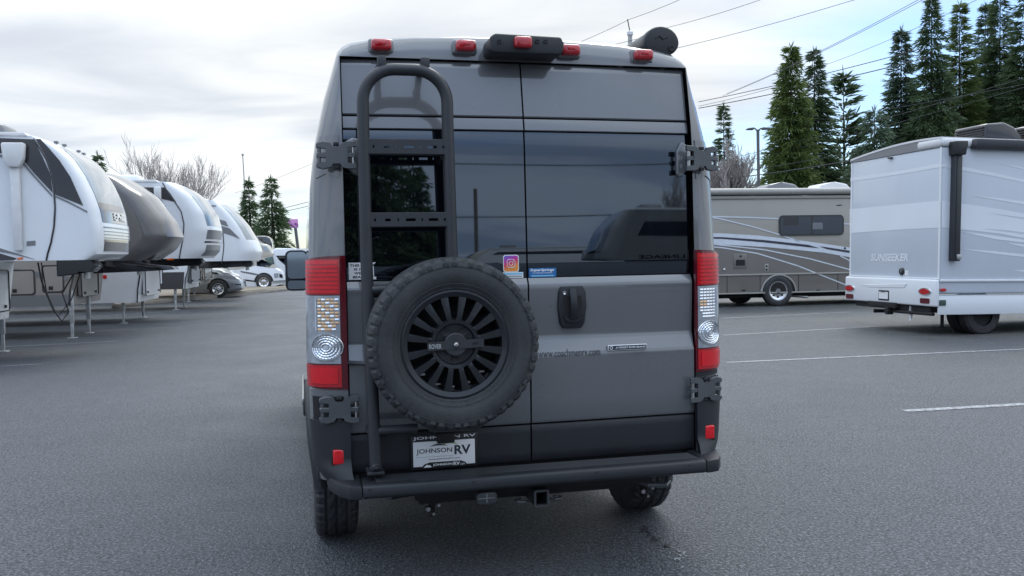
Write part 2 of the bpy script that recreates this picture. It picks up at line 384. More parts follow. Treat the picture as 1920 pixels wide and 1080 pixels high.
for v in vst:
    zt, ws = vsta(v)
    rows.append([b.bm.verts.new((a*ws, max(v, .16 + VR(min(z,2.44))), max(.38+(z-.38)*(zt-.38)/(2.563-.38), .52 if v < .5 else .38))) for a, z, c, d in ring])
for i in range(len(rows)-1):
    for k in range(len(ring)-1):
        q = (rows[i][k], rows[i][k+1], rows[i+1][k+1], rows[i+1][k]); c = sum((x.co for x in q), Vector())/4
        if abs(c.x) > .9 and (c.y-.95)**2 + (c.z-.37)**2 < .44**2: continue
        b.bm.faces.new(q)
b.bm.faces.new(rows[-1])
put('body_shell', b, paint, van, angle=30)
for sgn in (-1, 1):
    b = B(); b.tube([(sgn*W(.37+.45*abs(sin(a))), .95+.45*cos(a), .37+.45*sin(a)) for a in [pi*i/20 for i in range(21)]], .035, 8); put('wheel_arch', b, blackp, van)
b = B(); b.box(-.75,.75,.55,5.6,.36,.44).box(-.7,-.6,.7,5,.28,.36).box(.6,.7,.7,5,.28,.36); put('chassis_floor', b, dark, van)
b = B(); b.grid(lambda u, v: (-.84+1.68*u, VR(.5+1.93*v)+.045, .46+1.97*v), 4, 20); put('door_opening', b, seal, van)
b = B(); b.grid(lambda u, v: ((-.78+1.56*u), 4.52+.62*(1-v)+.0, 1.72+.62*v), 6, 4); put('windscreen', b, glass, van)

# rear doors --------------------------------------------------------
def bow(u): return .018 * (u/.84)**2
def door(sg):
    """sg -1 left door, +1 right door"""
    u0, u1 = (.004, .836) if sg > 0 else (-.836, -.004)
    def plate(prof, th=.025, nu=8, du=0):
        bb = B(); n = len(prof)-1
        def fn(a, c):
            u = u0+du + (u1-u0-2*du)*a; i = round(c*n); v, z = prof[i]
            j0, j1 = max(0, i-1), min(n, i+1); dz = prof[j1][1]-prof[j0][1]; dv = prof[j1][0]-prof[j0][0]
            nn = Vector((0, -dz, dv)).normalized()
            return Vector((u, v + bow(u), z)), nn
        return bb.solid(fn, nu, n, th)
    lower = [(-.010,.735),(-.016,.75),(-.017,.85),(-.018,.95),(-.018,1.04),(-.017,1.056),(-.012,1.066),(.004,1.122),(.010,1.135),(.010,1.15),(.006,1.2),(.001,1.3),(-.002,1.37),(-.001,1.386),(.004,1.396),(.014,1.412),(.018,1.418)]
    d = put('rear_door', plate(lower), paint, van, angle=50)
    clad = [(-.004,.555),(-.010,.565),(-.011,.6),(-.011,.69),(-.011,.716),(-.004,.726)]
    put('lower_cladding', plate(clad), blackp, d)
    zg = [1.424,1.43] + [1.44+.66*i/12 for i in range(13)] + [2.104]
    put('window_glass', plate([(.018+VR(z)*1.0 - (0 if 1.43 < z < 2.1 else -.004), z) for z in zg], .012, 14), glass, d, angle=60)
    put('trim_strip', plate([(.012+VR(2.112)+.004,2.110),(.012+VR(2.112),2.114),(.012+VR(2.14),2.14),(.012+VR(2.16)+.003,2.166)], .02), paint, d)
    zt = [2.174,2.18,2.2,2.25,2.3,2.35,2.4,2.425,2.434]
    put('upper_panel', plate([(.012+VR(z) + (.005 if z in (2.174, 2.434) else 0), z) for z in zt], .02), paint, d)
    return d
ld, rd = door(-1), door(1)
# thin shadow-gap rails at the door's outer edges
# handle on the right door
hp = [(.155,1.375),(.265,1.375),(.278,1.35),(.281,1.28),(.272,1.2),(.255,1.175),(.165,1.175),(.150,1.2),(.141,1.28),(.144,1.35)]
b = B(); b.xz(hp, -.012, .014, .006); b2 = put('handle_bezel', b, blackp, rd)
b = B(); b.xz([(.168,1.33),(.254,1.33),(.26,1.29),(.25,1.225),(.172,1.225),(.162,1.29)], -.0135, -.0115, 0); put('handle_recess', b, seal, rd)
b = B(); b.solid(lambda a, c: (Vector((.195+.032*a, -.02-.022*sin(pi*c)-.004*sin(pi*a), 1.215+.15*c)), Vector((0,-1,0))), 4, 12, .012); put('handle', b, blackp, rd)
b = B(); b.lathe([(-.016,.0),(-.018,.008),(-.012,.011)], (.172,.0,1.345), 'y', 16); put('key_lock', b, chrome, rd)
b = B(); b.xz([(.163,1.24),(.195,1.215),(.23,1.215),(.26,1.24),(.25,1.215),(.232,1.203),(.19,1.203),(.172,1.215)], -.022, -.012, .002); put('handle_cup', b, bumperp, rd)

# header, marker lamps, camera housing -------------------------------
def marker(u, z, v):
    b = B(); b.box(u-.058,u+.058,v+.02,v+.05,z-.034,z+.034,.012,3); p = put('marker_light', b, paint, van)
    b = B(); b.box(u-.047,u+.047,v-.022,v+.03,z-.026,z+.026,.017,4); put('lens', b, markred, p)
    b = B(); b.box(u-.02,u+.018,v-.026,v-.02,z-.004,z+.012,.003); put('lens_core', b, redlens, p)
for px, py in ((715,84),(872,87),(1068,95),(1207,103)):
    q = onplane(VM, px, py, 1, .06); marker(q.x, q.z, .06 if abs(q.x) > .5 else .045)
b = B(); b.xz([(-.178,2.462),(-.165,2.447),(.155,2.447),(.172,2.465),(.176,2.505),(.160,2.532),(-.150,2.537),(-.175,2.52)], -.055, .12, .015, 3); ch = put('camera_housing', b, bumperp, van)
q = onplane(VM, 980, 80, 1, -.06); zc = q.z
b = B(); b.box(q.x-.042,q.x+.042,-.085,-.04,zc-.026,zc+.026,.014,4); put('marker_lens', b, markred, ch)
for px in (936, 1007, 1023):
    q = onplane(VM, px, 78, 1, -.056); b = B(); b.lathe([(-.002,.0),(-.003,.006),(-.004,.009),(0,.011)], (q.x,-.056,q.z), 'y', 14); put('camera_lens', b, seal, ch)

# tail lights ---------------------------------------------------------
def pil(sg, a, z, off=0):
    """rear pillar corner; a=0 inner edge (at the door), 1 outer side"""
    t = radians(90*(1-a)); u = DW + (W(z)-DW)*cos(t); v = VR(z) + .13*(1-sin(t))
    n = Vector((cos(t)*.13, -sin(t)*(W(z)-DW), 0)).normalized()
    return Vector((sg*(u+n.x*off), v+n.y*off, z)), Vector((sg*n.x, n.y, 0))
def ppatch(sg, a0, a1, z0, z1, off, th, nu=10, nv=8, edge=None):
    bb = B()
    def fn(a, c):
        z = z0+(z1-z0)*c; aa = a0+(a1-a0)*a
        if edge: aa, z = edge(aa, z, a, c)
        return pil(sg, aa, z, off)
    return bb.solid(fn, nu, nv, th)
for sg in (-1, 1):
    A0 = .10 if sg < 0 else .035; S0 = 0 if sg < 0 else -.05
    h = put('taillight', ppatch(sg, .0, .97, .937, 1.538, .010, .02, 14, 12, lambda aa, z, a, c: (aa, z - (.02*a*a if c > .9 else 0) + (.015*a*a if c < .1 else 0))), reddark, van)
    put('red_lens', ppatch(sg, A0, .92, 1.365, 1.522, .015, .01), redlens, h)
    for i in range(8):
        z = 1.372 + i*.0185
        put('red_rib', ppatch(sg, A0+.03, .86, z, z+.011, .0185, .005, 8, 1), redbright, h)
    put('clear_housing', ppatch(sg, A0+.005, .90, 1.055, 1.360, .014, .008), clearlens, h)
    # turn lamp: rows of small cut facets
    rows_, cols_ = 10, 5
    fb, ab = B(), B()
    for i in range(rows_):
        for j in range(cols_):
            z = 1.202 + i*.0148; aa = .125 + S0 + j*.078 + (.05 if i < 2 else 0)*(1-j/4)
            bb = ab if (i+j*2) % 3 != 0 and sg < 0 else fb
            if sg > 0 and i in (4, 5) and j < 2: bb = ab
            bb.solid(lambda a, c: (pil(sg, aa+.066*a, z+.012*c, .0155+.004*sin(pi*a)*sin(pi*c))), 2, 2, .002)
    put('turn_lamp', fb, silverl, h); put('turn_lamp_bulb', ab, amberlens, h)
    put('turn_lamp_rim', ppatch(sg, .525, .55, 1.2, 1.35, .018, .006, 2, 8), silverl, h)
    # round reversing lamp
    rb = B(); cz = 1.128
    def rp(r, t, o):
        return pil(sg, .35 + S0*.7 + r*cos(t)/.205, cz + r*sin(t), o)
    rings_ = [(0, .010, 1), (.013, .021, 8), (.024, .032, 14), (.035, .043, 20), (.046, .053, 26)]
    for r0, r1, n_ in rings_:
        for k in range(n_):
            t0, t1 = 2*pi*k/n_, 2*pi*(k+.82)/n_
            if n_ == 1: rb.solid(lambda a, c: rp(r1*a, 2*pi*c, .0175), 2, 12, .002)
            else: rb.solid(lambda a, c: rp(r0+(r1-r0)*a, t0+(t1-t0)*c, .016+.003*sin(pi*a)), 2, 2, .002)
    put('reversing_lamp', rb, silverl, h)
    rb = B(); rb.tube([rp(.058, 2*pi*k/28, .0165)[0] for k in range(29)], .0032, 6); put('reversing_lamp_rim', rb, chrome, h)
    put('lower_red_lens', ppatch(sg, A0, .92, .95, 1.048, .015, .01), redlens, h)
    put('lower_reflector', ppatch(sg, A0+.06, .7, .965, 1.035, .0185, .004), redbright, h)

# hinges ----------------------------------------------------------------
def hinge(sg, z, uc, m, v0):
    Hh, Hw = .062, .088
    P = [(-Hw,Hh),(-Hw+.045,Hh-.004),(-.022,Hh-.008),(-.018,Hh-.028),(.018,Hh-.028),(.022,Hh-.008),(Hw-.03,Hh),(Hw,Hh-.01),(Hw,Hh-.03),(Hw-.045,Hh-.03),(Hw-.045,-Hh+.03),(Hw,-Hh+.03),(Hw,-Hh+.01),(Hw-.03,-Hh),(.022,-Hh+.008),(.018,-Hh+.028),(-.018,-Hh+.028),(-.022,-Hh+.008),(-Hw+.045,-Hh+.004),(-Hw,-Hh),(-Hw,-Hh+.026),(-Hw+.042,-Hh+.026),(-Hw+.042,Hh-.026),(-Hw,Hh-.026)]
    tilt = .12
    def f(a, c, d): 
        a = sg*a
        return (uc + a*cos(tilt), v0 + d + (sg*a)*sin(tilt), z + c)
    b = B(); b.prism(P, f, -.012, .012, .003, 1); h = put('door_hinge', b, m, van)
    for s2 in (-1, 1):
        a = s2*(Hw-.014); b = B()
        b.cyl(f(a, -Hh+.004, 0), f(a, Hh-.004, 0), .0085, 10); put('hinge_pin', b, steel if s2 < 0 else hingep, h)
        b = B(); lo, hi_ = (a-.034, a+.012) if s2 > 0 else (a-.012, a+.034)
        b.prism([(lo,.011),(hi_,.011),(hi_,-.011),(lo,-.011)], f, -.010, .02, .003, 1); put('hinge_knuckle', b, hingep, h)
    for s2 in (-1, 1):
        b = B(); b.prism([(-.012, s2*.05-.008),(.012, s2*.05-.008),(.012, s2*.05+.008),(-.012, s2*.05+.008)], f, -.004, .02, .003); put('hinge_bolt', b, blackp, h)
for sg in (-1, 1):
    e_ = 0 if sg < 0 else .045
    b = B(); b.xz([(sg*.80,2.07),(sg*(.745+e_),2.06),(sg*(.725+e_),2.02),(sg*(.725+e_),1.91),(sg*(.76+e_/2),1.89),(sg*.80,1.905),(sg*.834,1.94),(sg*.834,2.05)], .036, .07, .012, 3); put('hinge_pad', b, paint, van)
    # recess pocket on the pillar for the upper hinge
    put('hinge_pocket', ppatch(sg, .08, .62, 1.885, 2.075, .004, .01, 8, 6, lambda aa, z, a, c: (aa, z + (.02 if c == 0 else 0)*(1-2*abs(a-.5)))), paint, van)
    hinge(sg, 1.98, sg*.872, hingep, -.030)
    put('lower_hinge_pocket', ppatch(sg, .04, .72, .800, .905, .0105, .008), seal, van)
    hinge(sg, .852, sg*.885, hingep, -.028)
# corner bumpers ---------------------------------------------------------
for sg in (-1, 1):
    def cf(a, c):
        z = .468 + (.80-.468)*c; k = max(0, (.62-z)/.15)
        P_, n_ = pil(sg, -.02+1.02*a, max(z, .5), .012)
        P_.z = z; P_.x -= sg*.085*k*k*(.3+a); P_.y += -.10*k*min(1, 1-a) * (1 if z < .6 else 0) - .02
        return P_, n_
    b = B(); b.solid(cf, 12, 14, .03)
    b.box(sg*(.99-.02), sg*(.985), .1, .5, .5, .8) 
    cb_ = put('corner_bumper', b, bumperp, van, angle=60)
    put('corner_cladding', ppatch(sg, .0, 1.0, .80, .935, .006, .02, 10, 2, None) if sg < 0 else ppatch(sg, .0, 1.0, .915, .935, .006, .02, 10, 2), paint if sg < 0 else blackp, van)
    zr, ur = .638, .905 if sg > 0 else .892
    b = B(); b.box(sg*(ur-.034), sg*(ur+.034), -.022, .03, zr-.043, zr+.043, .008); r = put('reflector', b, seal, van)
    b = B(); b.box(sg*(ur-.026), sg*(ur+.026), -.030, -.01, zr-.034, zr+.034, .007, 3); put('reflector_lens', b, redbright, r)
# bumper step --------------------------------------------------------------
b = B(); prof = [(-.015,.538),(-.17,.547),(-.196,.546),(-.207,.538),(-.211,.499),(-.202,.487),(-.10,.478),(-.015,.48)]
b.yz(prof, -.80, .80, .004, 1); bp_ = put('rear_bumper', b, bumperp, van)
b = B()
for i in range(9): b.box(-.74, .78, -.045-.0135*i-.004, -.045-.0135*i+.004, .538, .5495, .0015, 1)
put('step_tread', b, blackp, bp_)
for u0, u1 in ((-.905,-.803), (.803,.92)):
    s_ = 1 if u0 > 0 else -1; uo = max(abs(u0), abs(u1))
    b = B(); b.xy([(s_*.803,-.206),(s_*(uo-.05),-.19),(s_*(uo-.005),-.12),(s_*(uo+.035),.0),(s_*(uo+.04),.12),(s_*.803,.12)], .484, .545, .007, 2); put('bumper_end', b, bumperp, bp_)
for px in (693, 888, 1119, 1293):
    q = onplane(VM, px, 902 - (px-990)*.03, 1, -.206); b = B(); b.lathe([(.0,.0),(-.002,.007),(.001,.010)], (q.x,-.207,.525), 'y', 14); put('parking_sensor', b, seal, bp_)

# number plate ---------------------------------------------------------------
pl, pr_, pb_, pt = -.566, -.264, .560, .708
b = B(); b.box(pl-.006, pr_+.006, -.024, -.008, pb_-.008, pt+.006, .006, 3); plate_ = put('number_plate', b, blackprint, van)
b = B(); b.box(pl+.006, pr_-.010, -.0265, -.02, pb_+.008, pt-.026, .001); put('plate_sheet', b, white, plate_)
navy = mat('navy_print', (.02, .03, .05), .4); green = mat('green_print', (.18, .34, .04), .4); lgrey = mat('grey_print', (.35, .37, .38), .5)
wd = pr_-pl
text('JOHNSON RV', pl+.006, pr_-.006, pt-.019, pt-.002, -.0255, white, plate_, bold=.015)
text('JOHNSON', pl+.02, pl+.185, pb_+.062, pb_+.090, -.0275, navy, plate_, bold=.012)
text('RV', pl+.196, pl+.272, pb_+.055, pb_+.098, -.0275, navy, plate_, bold=.03)
text('Premium Pre-Owned Superstore', pl+.022, pl+.19, pb_+.047, pb_+.056, -.0275, lgrey, plate_)
text('www.JohnsonRV.com', pl+.075, pl+.22, pb_+.034, pb_+.044, -.0275, navy, plate_)
def arc_band(x0, x1, z0, hh, th, y, m, parent, name, skew=0):
    bb = B(); n = 16; up = []; dn = []
    for i in range(n+1):
        k = i/n; x = x0+(x1-x0)*k; zz_ = z0 + hh*sin(pi*(k**(1-skew*.3)))
        up.append((x, zz_)); dn.append((x, zz_ - th*sin(pi*k)))
    return put(name, bb.xz(up + dn[::-1][1:-1], y-.0005, y), m, parent)
arc_band(pl+.08, pl+.165, pb_+.098, .012, .008, -.0275, navy, plate_, 'plate_emblem')
arc_band(pl+.13, pl+.215, pb_+.100, .017, .007, -.0277, green, plate_, 'plate_emblem')
b = B(); b.xz([(pl+.04,pb_+.0),(pl+.055,pb_+.018),(pl+.08,pb_+.026),(pl+.225,pb_+.026),(pl+.245,pb_+.018),(pl+.26,pb_+.0)], -.0285, -.0268); put('plate_banner', b, blackprint, plate_)
text('JOHNSON', pl+.095, pl+.185, pb_+.006, pb_+.019, -.0292, white, plate_, bold=.02)
text('RV', pl+.19, pl+.22, pb_+.006, pb_+.022, -.0292, white, plate_, bold=.03)
text('.com', pl+.221, pl+.242, pb_+.006, pb_+.014, -.0292, white, plate_)
b = B(); b.xz([(pl+.052,pb_+.004),(pl+.068,pb_+.017),(pl+.075,pb_+.012),(pl+.08,pb_+.015),(pl+.09,pb_+.004)], -.0292, -.0286); put('plate_emblem', b, white, plate_)
b = B(); b.box(pl+.115, pl+.195, -.05, -.01, pt-.034, pt+.012, .006); put('plate_light', b, seal, van)

# stickers and lettering -------------------------------------------------------
q0 = onplane(VM, 652, 495, 1, .018); q1 = onplane(VM, 706, 526, 1, .018)
yv = .018+VR(1.46)+bow(.78)-.0015
sx0, sx1, sz0, sz1 = q0.x+.004, q1.x, 1.428, 1.505
b = B(); b.box(sx0, sx1, yv-.001, yv+.0005, sz0, sz1); st = put('warning_sticker', b, white, van)
for i, tline in enumerate(('THIS DOOR', 'IS NOT', 'WEIGHT', 'BEARING')):
    hw = len(tline)*.0062; cx = (sx0+sx1)/2
    text(tline, cx-hw, cx+hw, sz1-.019-.0175*i, sz1-.007-.0175*i, yv-.0016, blackprint, st, bold=.03)
# camera-glyph sticker with a rounded square, ring and dot
gy = .018+VR(1.48)-.001
def gmat():
    m = bpy.data.materials.new('sticker_gradient'); m.use_nodes = True; t = m.node_tree; n = t.nodes; l = t.links; p = n['Principled BSDF']
    tcn = n.new('ShaderNodeTexCoord'); s_ = n.new('ShaderNodeSeparateXYZ'); l.new(tcn.outputs['Generated'], s_.inputs[0])
    a = n.new('ShaderNodeMath'); a.operation = 'MULTIPLY_ADD'; l.new(s_.outputs[0], a.inputs[0]); a.inputs[1].default_value = -.35; l.new(s_.outputs[2], a.inputs[2])
    r = n.new('ShaderNodeValToRGB'); e = r.color_ramp.elements; e[0].position = -.0; e[0].color = (.85, .30, .05, 1); e[1].position = .9; e[1].color = (.16, .12, .55, 1)
    k = e.new(.35); k.color = (.72, .05, .12, 1); k = e.new(.6); k.color = (.5, .04, .35, 1)
    l.new(a.outputs[0], r.inputs[0]); l.new(r.outputs[0], p.inputs['Base Color']); p.inputs['Roughness'].default_value = .3; return m
def rrect(x0, x1, z0, z1, r, n=5):
    P = []
    for cx, cz, a0 in ((x1-r, z1-r, 0), (x0+r, z1-r, 90), (x0+r, z0+r, 180), (x1-r, z0+r, 270)):
        for i in range(n+1): P.append((cx+r*cos(radians(a0+90*i/n)), cz+r*sin(radians(a0+90*i/n))))
    return P
q0 = onplane(VM, 943, 478, 1, gy); q1 = onplane(VM, 973, 510, 1, gy)
gx0, gx1, gz0, gz1 = q0.x, q1.x, q1.z, q0.z
b = B(); b.xz(rrect(gx0, gx1, gz0, gz1, .012), gy-.001, gy); st = put('camera_icon_sticker', b, white, van)
b = B(); b.xz(rrect(gx0+.004, gx1-.004, gz0+.004, gz1-.004, .010), gy-.0016, gy-.001); put('sticker_field', b, gmat(), st)
cx, cz = (gx0+gx1)/2, (gz0+gz1)/2
def ringb(pts, r):
    bb = B(); bb.tube([(x, gy-.0022, z) for x, z in pts + pts[:1]], r, 5, False); return bb
put('sticker_glyph', ringb(rrect(cx-.019, cx+.019, cz-.019, cz+.019, .010), .0016), white, st)
put('sticker_glyph', ringb([(cx+.0095*cos(2*pi*k/20), cz+.0095*sin(2*pi*k/20)) for k in range(20)], .0016), white, st)
b = B(); b.disc((cx+.0115, gy-.0026, cz+.0115), .0025, n=10); put('sticker_glyph', b, white, st)
ltblue = mat('light_blue_print', (.25, .55, .75), .4); blue = mat('blue_print', (.02, .14, .36), .35)
q0 = onplane(VM, 943, 510, 1, gy); q1 = onplane(VM, 981, 521, 1, gy)
b = B(); b.box(q0.x, q1.x, gy-.0012, gy, q1.z, q0.z-.002); st = put('web_sticker', b, white, van)
b = B(); b.box(q0.x+.004, q1.x-.004, gy-.0018, gy-.0012, (q1.z+q0.z)/2+.001, q0.z-.005); put('sticker_print', b, ltblue, st)
b = B(); b.box(q0.x+.010, q1.x-.006, gy-.0018, gy-.0012, q1.z+.004, (q1.z+q0.z)/2-.003); put('sticker_print', b, lgrey, st)
q0 = onplane(VM, 991, 503, 1, gy); q1 = onplane(VM, 1043, 519, 1, gy)
a0, a1, c0, c1 = max(q0.x, .008), q1.x, q1.z, q0.z
b = B(); b.box(a0, a1, gy-.0012, gy, c0, c1); st = put('suspension_sticker', b, blue, van)
text('SuperSprings', a0+.006, a1-.01, c1-.018, c1-.003, gy-.0018, white, st, bold=.03, shear=.2)
text('INTERNATIONAL', a0+.018, a1-.018, c1-.026, c1-.020, gy-.0018, white, st)
b = B(); b.box(a0+.012, a1-.012, gy-.0018, gy-.0012, c0+.004, c0+.009); put('sticker_print', b, ltblue, st)
q0 = onplane(VM, 1008, 668, 1, -.005); q1 = onplane(VM, 1124, 652, 1, -.005)
yl = -.016
wt = text('www.coachmenrv.com', q0.x, q1.x, 1.043, 1.079, 0, mat('web_print', (.035,.04,.05), .4), rd, bold=.006)
for v in wt.data.vertices: v.co.y = lerp([(1.04,-.018),(1.056,-.017),(1.066,-.012),(1.122,.004)], v.co.z) - .0018
q0 = onplane(VM, 1138, 648, 1, -.005); q1 = onplane(VM, 1211, 659, 1, -.005)
b = B(); b.box(q0.x, q1.x, -.022, -.010, 1.062, 1.088, .002)
bs = put('maker_badge', b, white, van)
b = B(); b.box(q0.x+.003, q1.x-.003, -.0228, -.0215, 1.065, 1.085); put('badge_field', b, navy, bs)
text('A FOREST RIVER BRAND', q0.x+.038, q1.x-.008, 1.071, 1.080, -.0232, white, bs, bold=.02)
b = B(); b.lathe([(-.0003,.0),(-.0003,.008)], (q0.x+.016,-.0232,1.0755), 'y', 16); put('badge_emblem', b, white, bs)
b = B(); b.lathe([(-.0003,.0),(-.0003,.005)], (q0.x+.016,-.0238,1.0755), 'y', 16); put('badge_emblem', b, navy, bs)

# ladder ------------------------------------------------------------------------
LV, r_ = -.12, .0265
uL, uR, zT = -.757, -.388, 2.345
path = [(-.737, LV, .60), (-.745, LV, 1.0), (uL, LV, 1.5), (uL-.001, LV, 2.1), (uL, LV, zT-.14)]
for i in range(1, 9): a = pi - pi/2*i/8; path.append((uL+.14+.14*cos(a), LV, zT-.14+.14*sin(a)))
for i in range(0, 9): a = pi/2 - pi/2*i/8; path.append((uR-.14+.14*cos(a), LV, zT-.14+.14*sin(a)))
path += [(uR, LV, 2.1), (uR+.008, LV, 1.5), (uR+.014, LV, 1.2), (uR+.014, LV, .85)]
lad = B(); lad.tube(path, r_, 18); lad = put('ladder', lad, powder, van)
for zc_, hh in ((2.008, .030), (1.690, .028)):
    def rf(a, c, d): return (a, d, c)
    b = B(); x0, x1 = uL+.01, uR+.004
    # plate built round its slots, so the holes are real
    zl, zh = zc_-.006, zc_+.006
    slots = [(x0+.03, .008), (x0+.085, .024), (x0+.13, .006), (x0+.185, .042), (x0+.235, .006), (x0+.285, .042), (x0+.335, .009)]
    b.box(x0, x1, LV-.02, LV-.012, zh, zc_+hh); b.box(x0, x1, LV-.02, LV-.012, zc_-hh, zl)
    e = x0
    for sxx, sw in slots:
        b.box(e, sxx-sw/2, LV-.02, LV-.012, zl, zh); e = sxx+sw/2
    b.box(e, x1, LV-.02, LV-.012, zl, zh)
    b.box(x0, x1, LV-.02, LV+.03, zc_+hh-.002, zc_+hh+.004, .002, 1); b.box(x0, x1, LV-.018, LV+.03, zc_-hh-.004, zc_-hh+.002, .002, 1)
    put('rung', b, powder, lad, smooth=False)
for u in (-.672, -.482):
    b = B(); b.box(u-.014, u+.014, LV-.01, .10, 2.36, 2.392, .004).box(u-.018, u+.018, LV-.012, LV+.03, 2.35, 2.40, .004); put('ladder_hook', b, powder, lad)
for p0_, p1_, rr_ in (((uL+.005, LV, 1.98),(uL+.005, .03, 1.98),.018),((uL+.005, LV, .755),(uL+.005, .03, .755),.018),((uR+.006, LV, 1.98),(uR+.006, .03, 1.98),.018),((-.838, .0, 1.057),(-.74, LV, 1.06),.010),
                      ((-.74, LV, 1.385),(-.6, LV+.02, 1.385),.024),((-.74, LV, .765),(-.55, LV, .765),.022),((-.735, LV, .735),(-.7, .0, .735),.015)):
    b = B(); b.cyl(p0_, p1_, rr_, 12); put('ladder_bracket', b, powder, lad)
b = B(); b.lathe([(-.03,.0),(-.032,.009),(-.026,.016),(-.01,.02)], (-.737, LV, .612), 'y', 6).box(-.775,-.70,-.13,-.02,.57,.585,.003); put('ladder_foot', b, powder, lad)

# spare wheel -----------------------------------------------------------------------
def tyre(c, R, Wd, axis, N_=120, lug=True, rin=.225, flip=1):
    """tread with grooves and shoulder lugs as real relief"""
    h = Wd/2; prof = []
    side_ = [(-.62, rin), (-.80, rin+.012), (-.97, rin+.05), (-1.03, R-.075), (-1.00, R-.045), (-.97, R-.03)]
    prof += [(w_*h, r) for w_, r in side_]
    tw = []; k = 17
    for i in range(k):
        t = -.93 + 1.86*i/(k-1); tw.append(t); prof.append((t*h, R - .010*t*t*t*t - (.008 if abs(t) > .9 else 0)))
    base_ = len(side_)
    prof += [(-w_*h, r) for w_, r in side_[::-1]]
    def mod(i, kk):
        if i in (base_-1, base_-2, base_-3, base_+k, base_+k+1, base_+k+2):
            return -.009 if lug and (kk % 4) == 0 and i in (base_-1, base_+k) else (.002 if (kk % 4) in (1,2) and i in (base_-2, base_+k+1) else 0)
        j = i - base_
        if 0 <= j < k:
            t = tw[j]; g = 0
            if j in (4, 8, 12): g = -.011
            if abs(t) > .62 and (kk % 4) == 0: g = -.009
            if .1 < abs(t) < .5 and ((kk + j*2) % 6) == 0: g = -.008
            return g
        return 0
    bb = B(); bb.lathe(prof, c, axis, N_, mod); return bb
SC = Vector((-.400, -.195, 1.150)); SR = .374
sw = put('spare_wheel', tyre(SC, SR, .235, 'y', 192, True, .222), rubber, van, angle=25)
sw['label'] = 'black spare wheel with a sixteen-slot rim'
b = B()   # raised rings on the side wall
for rr, yy in ((.335, -.1195), (.262, -.116), (.243, -.108)):
    b.tube([(SC.x+rr*cos(2*pi*k/64), SC.y+yy, SC.z+rr*sin(2*pi*k/64)) for k in range(65)], .0016, 5, False)
put('sidewall_ring', b, rubber, sw)
b = B()
for k in range(60):
    a = 2*pi*k/60
    if k % 3 == 2: continue
    c, s_ = cos(a), sin(a); r0, r1, da = .338, .352, .032
    P = [(SC.x+r*cos(a+d), SC.z+r*sin(a+d)) for r, d in ((r0,-da),(r1,-da),(r1,da),(r0,da))]
    b.xz(P, SC.y-.121, SC.y-.110)
put('sidewall_block', b, rubber, sw, smooth=False, kind='stuff')
# rim: dish, outer ring, 16 spokes, hub
b = B(); b.lathe([(-.085,.236),(-.098,.234),(-.100,.226),(-.092,.206),(-.085,.203),(-.02,.200),(.06,.205)], SC, 'y', 72); rim = put('rim', b, rimblack, sw)
b = B()
for k in range(16):
    a = 2*pi*(k+.5)/16 + .02; c, s_ = cos(a), sin(a)
    pts = [(.100,-.014),(.125,-.011),(.195,-.0125),(.214,-.022),(.214,.022),(.195,.0125),(.125,.011),(.100,.014)]
    b.xz([(SC.x + r*c - t*s_, SC.z + r*s_ + t*c) for r, t in pts], SC.y-.090, SC.y-.045, .004, 2)
put('spoke', b, rimblack, sw)['kind'] = 'stuff'
b = B(); b.lathe([(-.070,.0),(-.074,.05),(-.076,.084),(-.090,.090),(-.092,.104),(-.080,.110),(-.04,.112)], SC, 'y', 48); put('hub', b, rimblack, sw)
b = B(); b.lathe([(.03,.0),(.03,.20)], SC, 'y', 32); put('wheel_back', b, seal, sw)
for k in range(5):
    a = radians(-90 + 72*k); c = (SC.x+.066*cos(a), SC.y-.076, SC.z+.066*sin(a)); b = B(); b.lathe([(-.003,.019),(-.001,.014),(.0,.004)], c, 'y', 18); put('lug_hole', b, seal, sw)
b = B(); b.lathe([(-.104,.0),(-.104,.046),(-.100,.050),(-.07,.050)], SC, 'y', 40); put('lock_plate', b, powder, sw)
def barf(a, c, d): t = .035; return (SC.x + a*cos(t) - c*sin(t), SC.y + d, SC.z + a*sin(t) + c*cos(t))
b = B(); b.prism(rrect(-.122, .122, -.018, .018, .003), barf, -.108, -.098, .0015, 1); lb = put('lock_bar', b, powder, sw)
b = B(); b.lathe([(-.122,.0),(-.122,.006),(-.118,.011),(-.104,.012)], SC, 'y', 6); put('centre_bolt', b, steel, sw)
text('ROVER', SC.x-.116, SC.x-.062, SC.z-.0145, SC.z+.006, SC.y-.1092, lgrey, sw, bold=.02)
b = B(); b.prism(rrect(.070, .098, -.006, .006, .005), barf, -.1092, -.1085); put('bar_emblem', b, seal, sw)
for a, rr in ((-68,.168),(-92,.172),(-113,.172),(-140,.175),(-41,.17)):
    a = radians(a); b = B(); b.xz([(SC.x+rr*cos(a)+x, SC.z+rr*sin(a)-.02+z) for x, z in ((-.011,-.004),(.011,-.004),(.011,.004),(-.011,.004))], SC.y-.02, SC.y-.012); put('carrier_bolt', b, steel, sw)
# carrier behind the wheel
b = B(); b.xz([(-.60,.82),(-.50,.755),(-.30,.755),(-.19,.82),(-.15,1.1),(-.25,1.4),(-.55,1.4),(-.65,1.1)], -.09, -.05, .006).box(-.75,-.3,-.09,-.05,1.35,1.40,.01)
b.xz([(-.56,.81),(-.50,.765),(-.30,.765),(-.22,.81)], -.24, -.06, .01); put('wheel_carrier', b, powder, van)

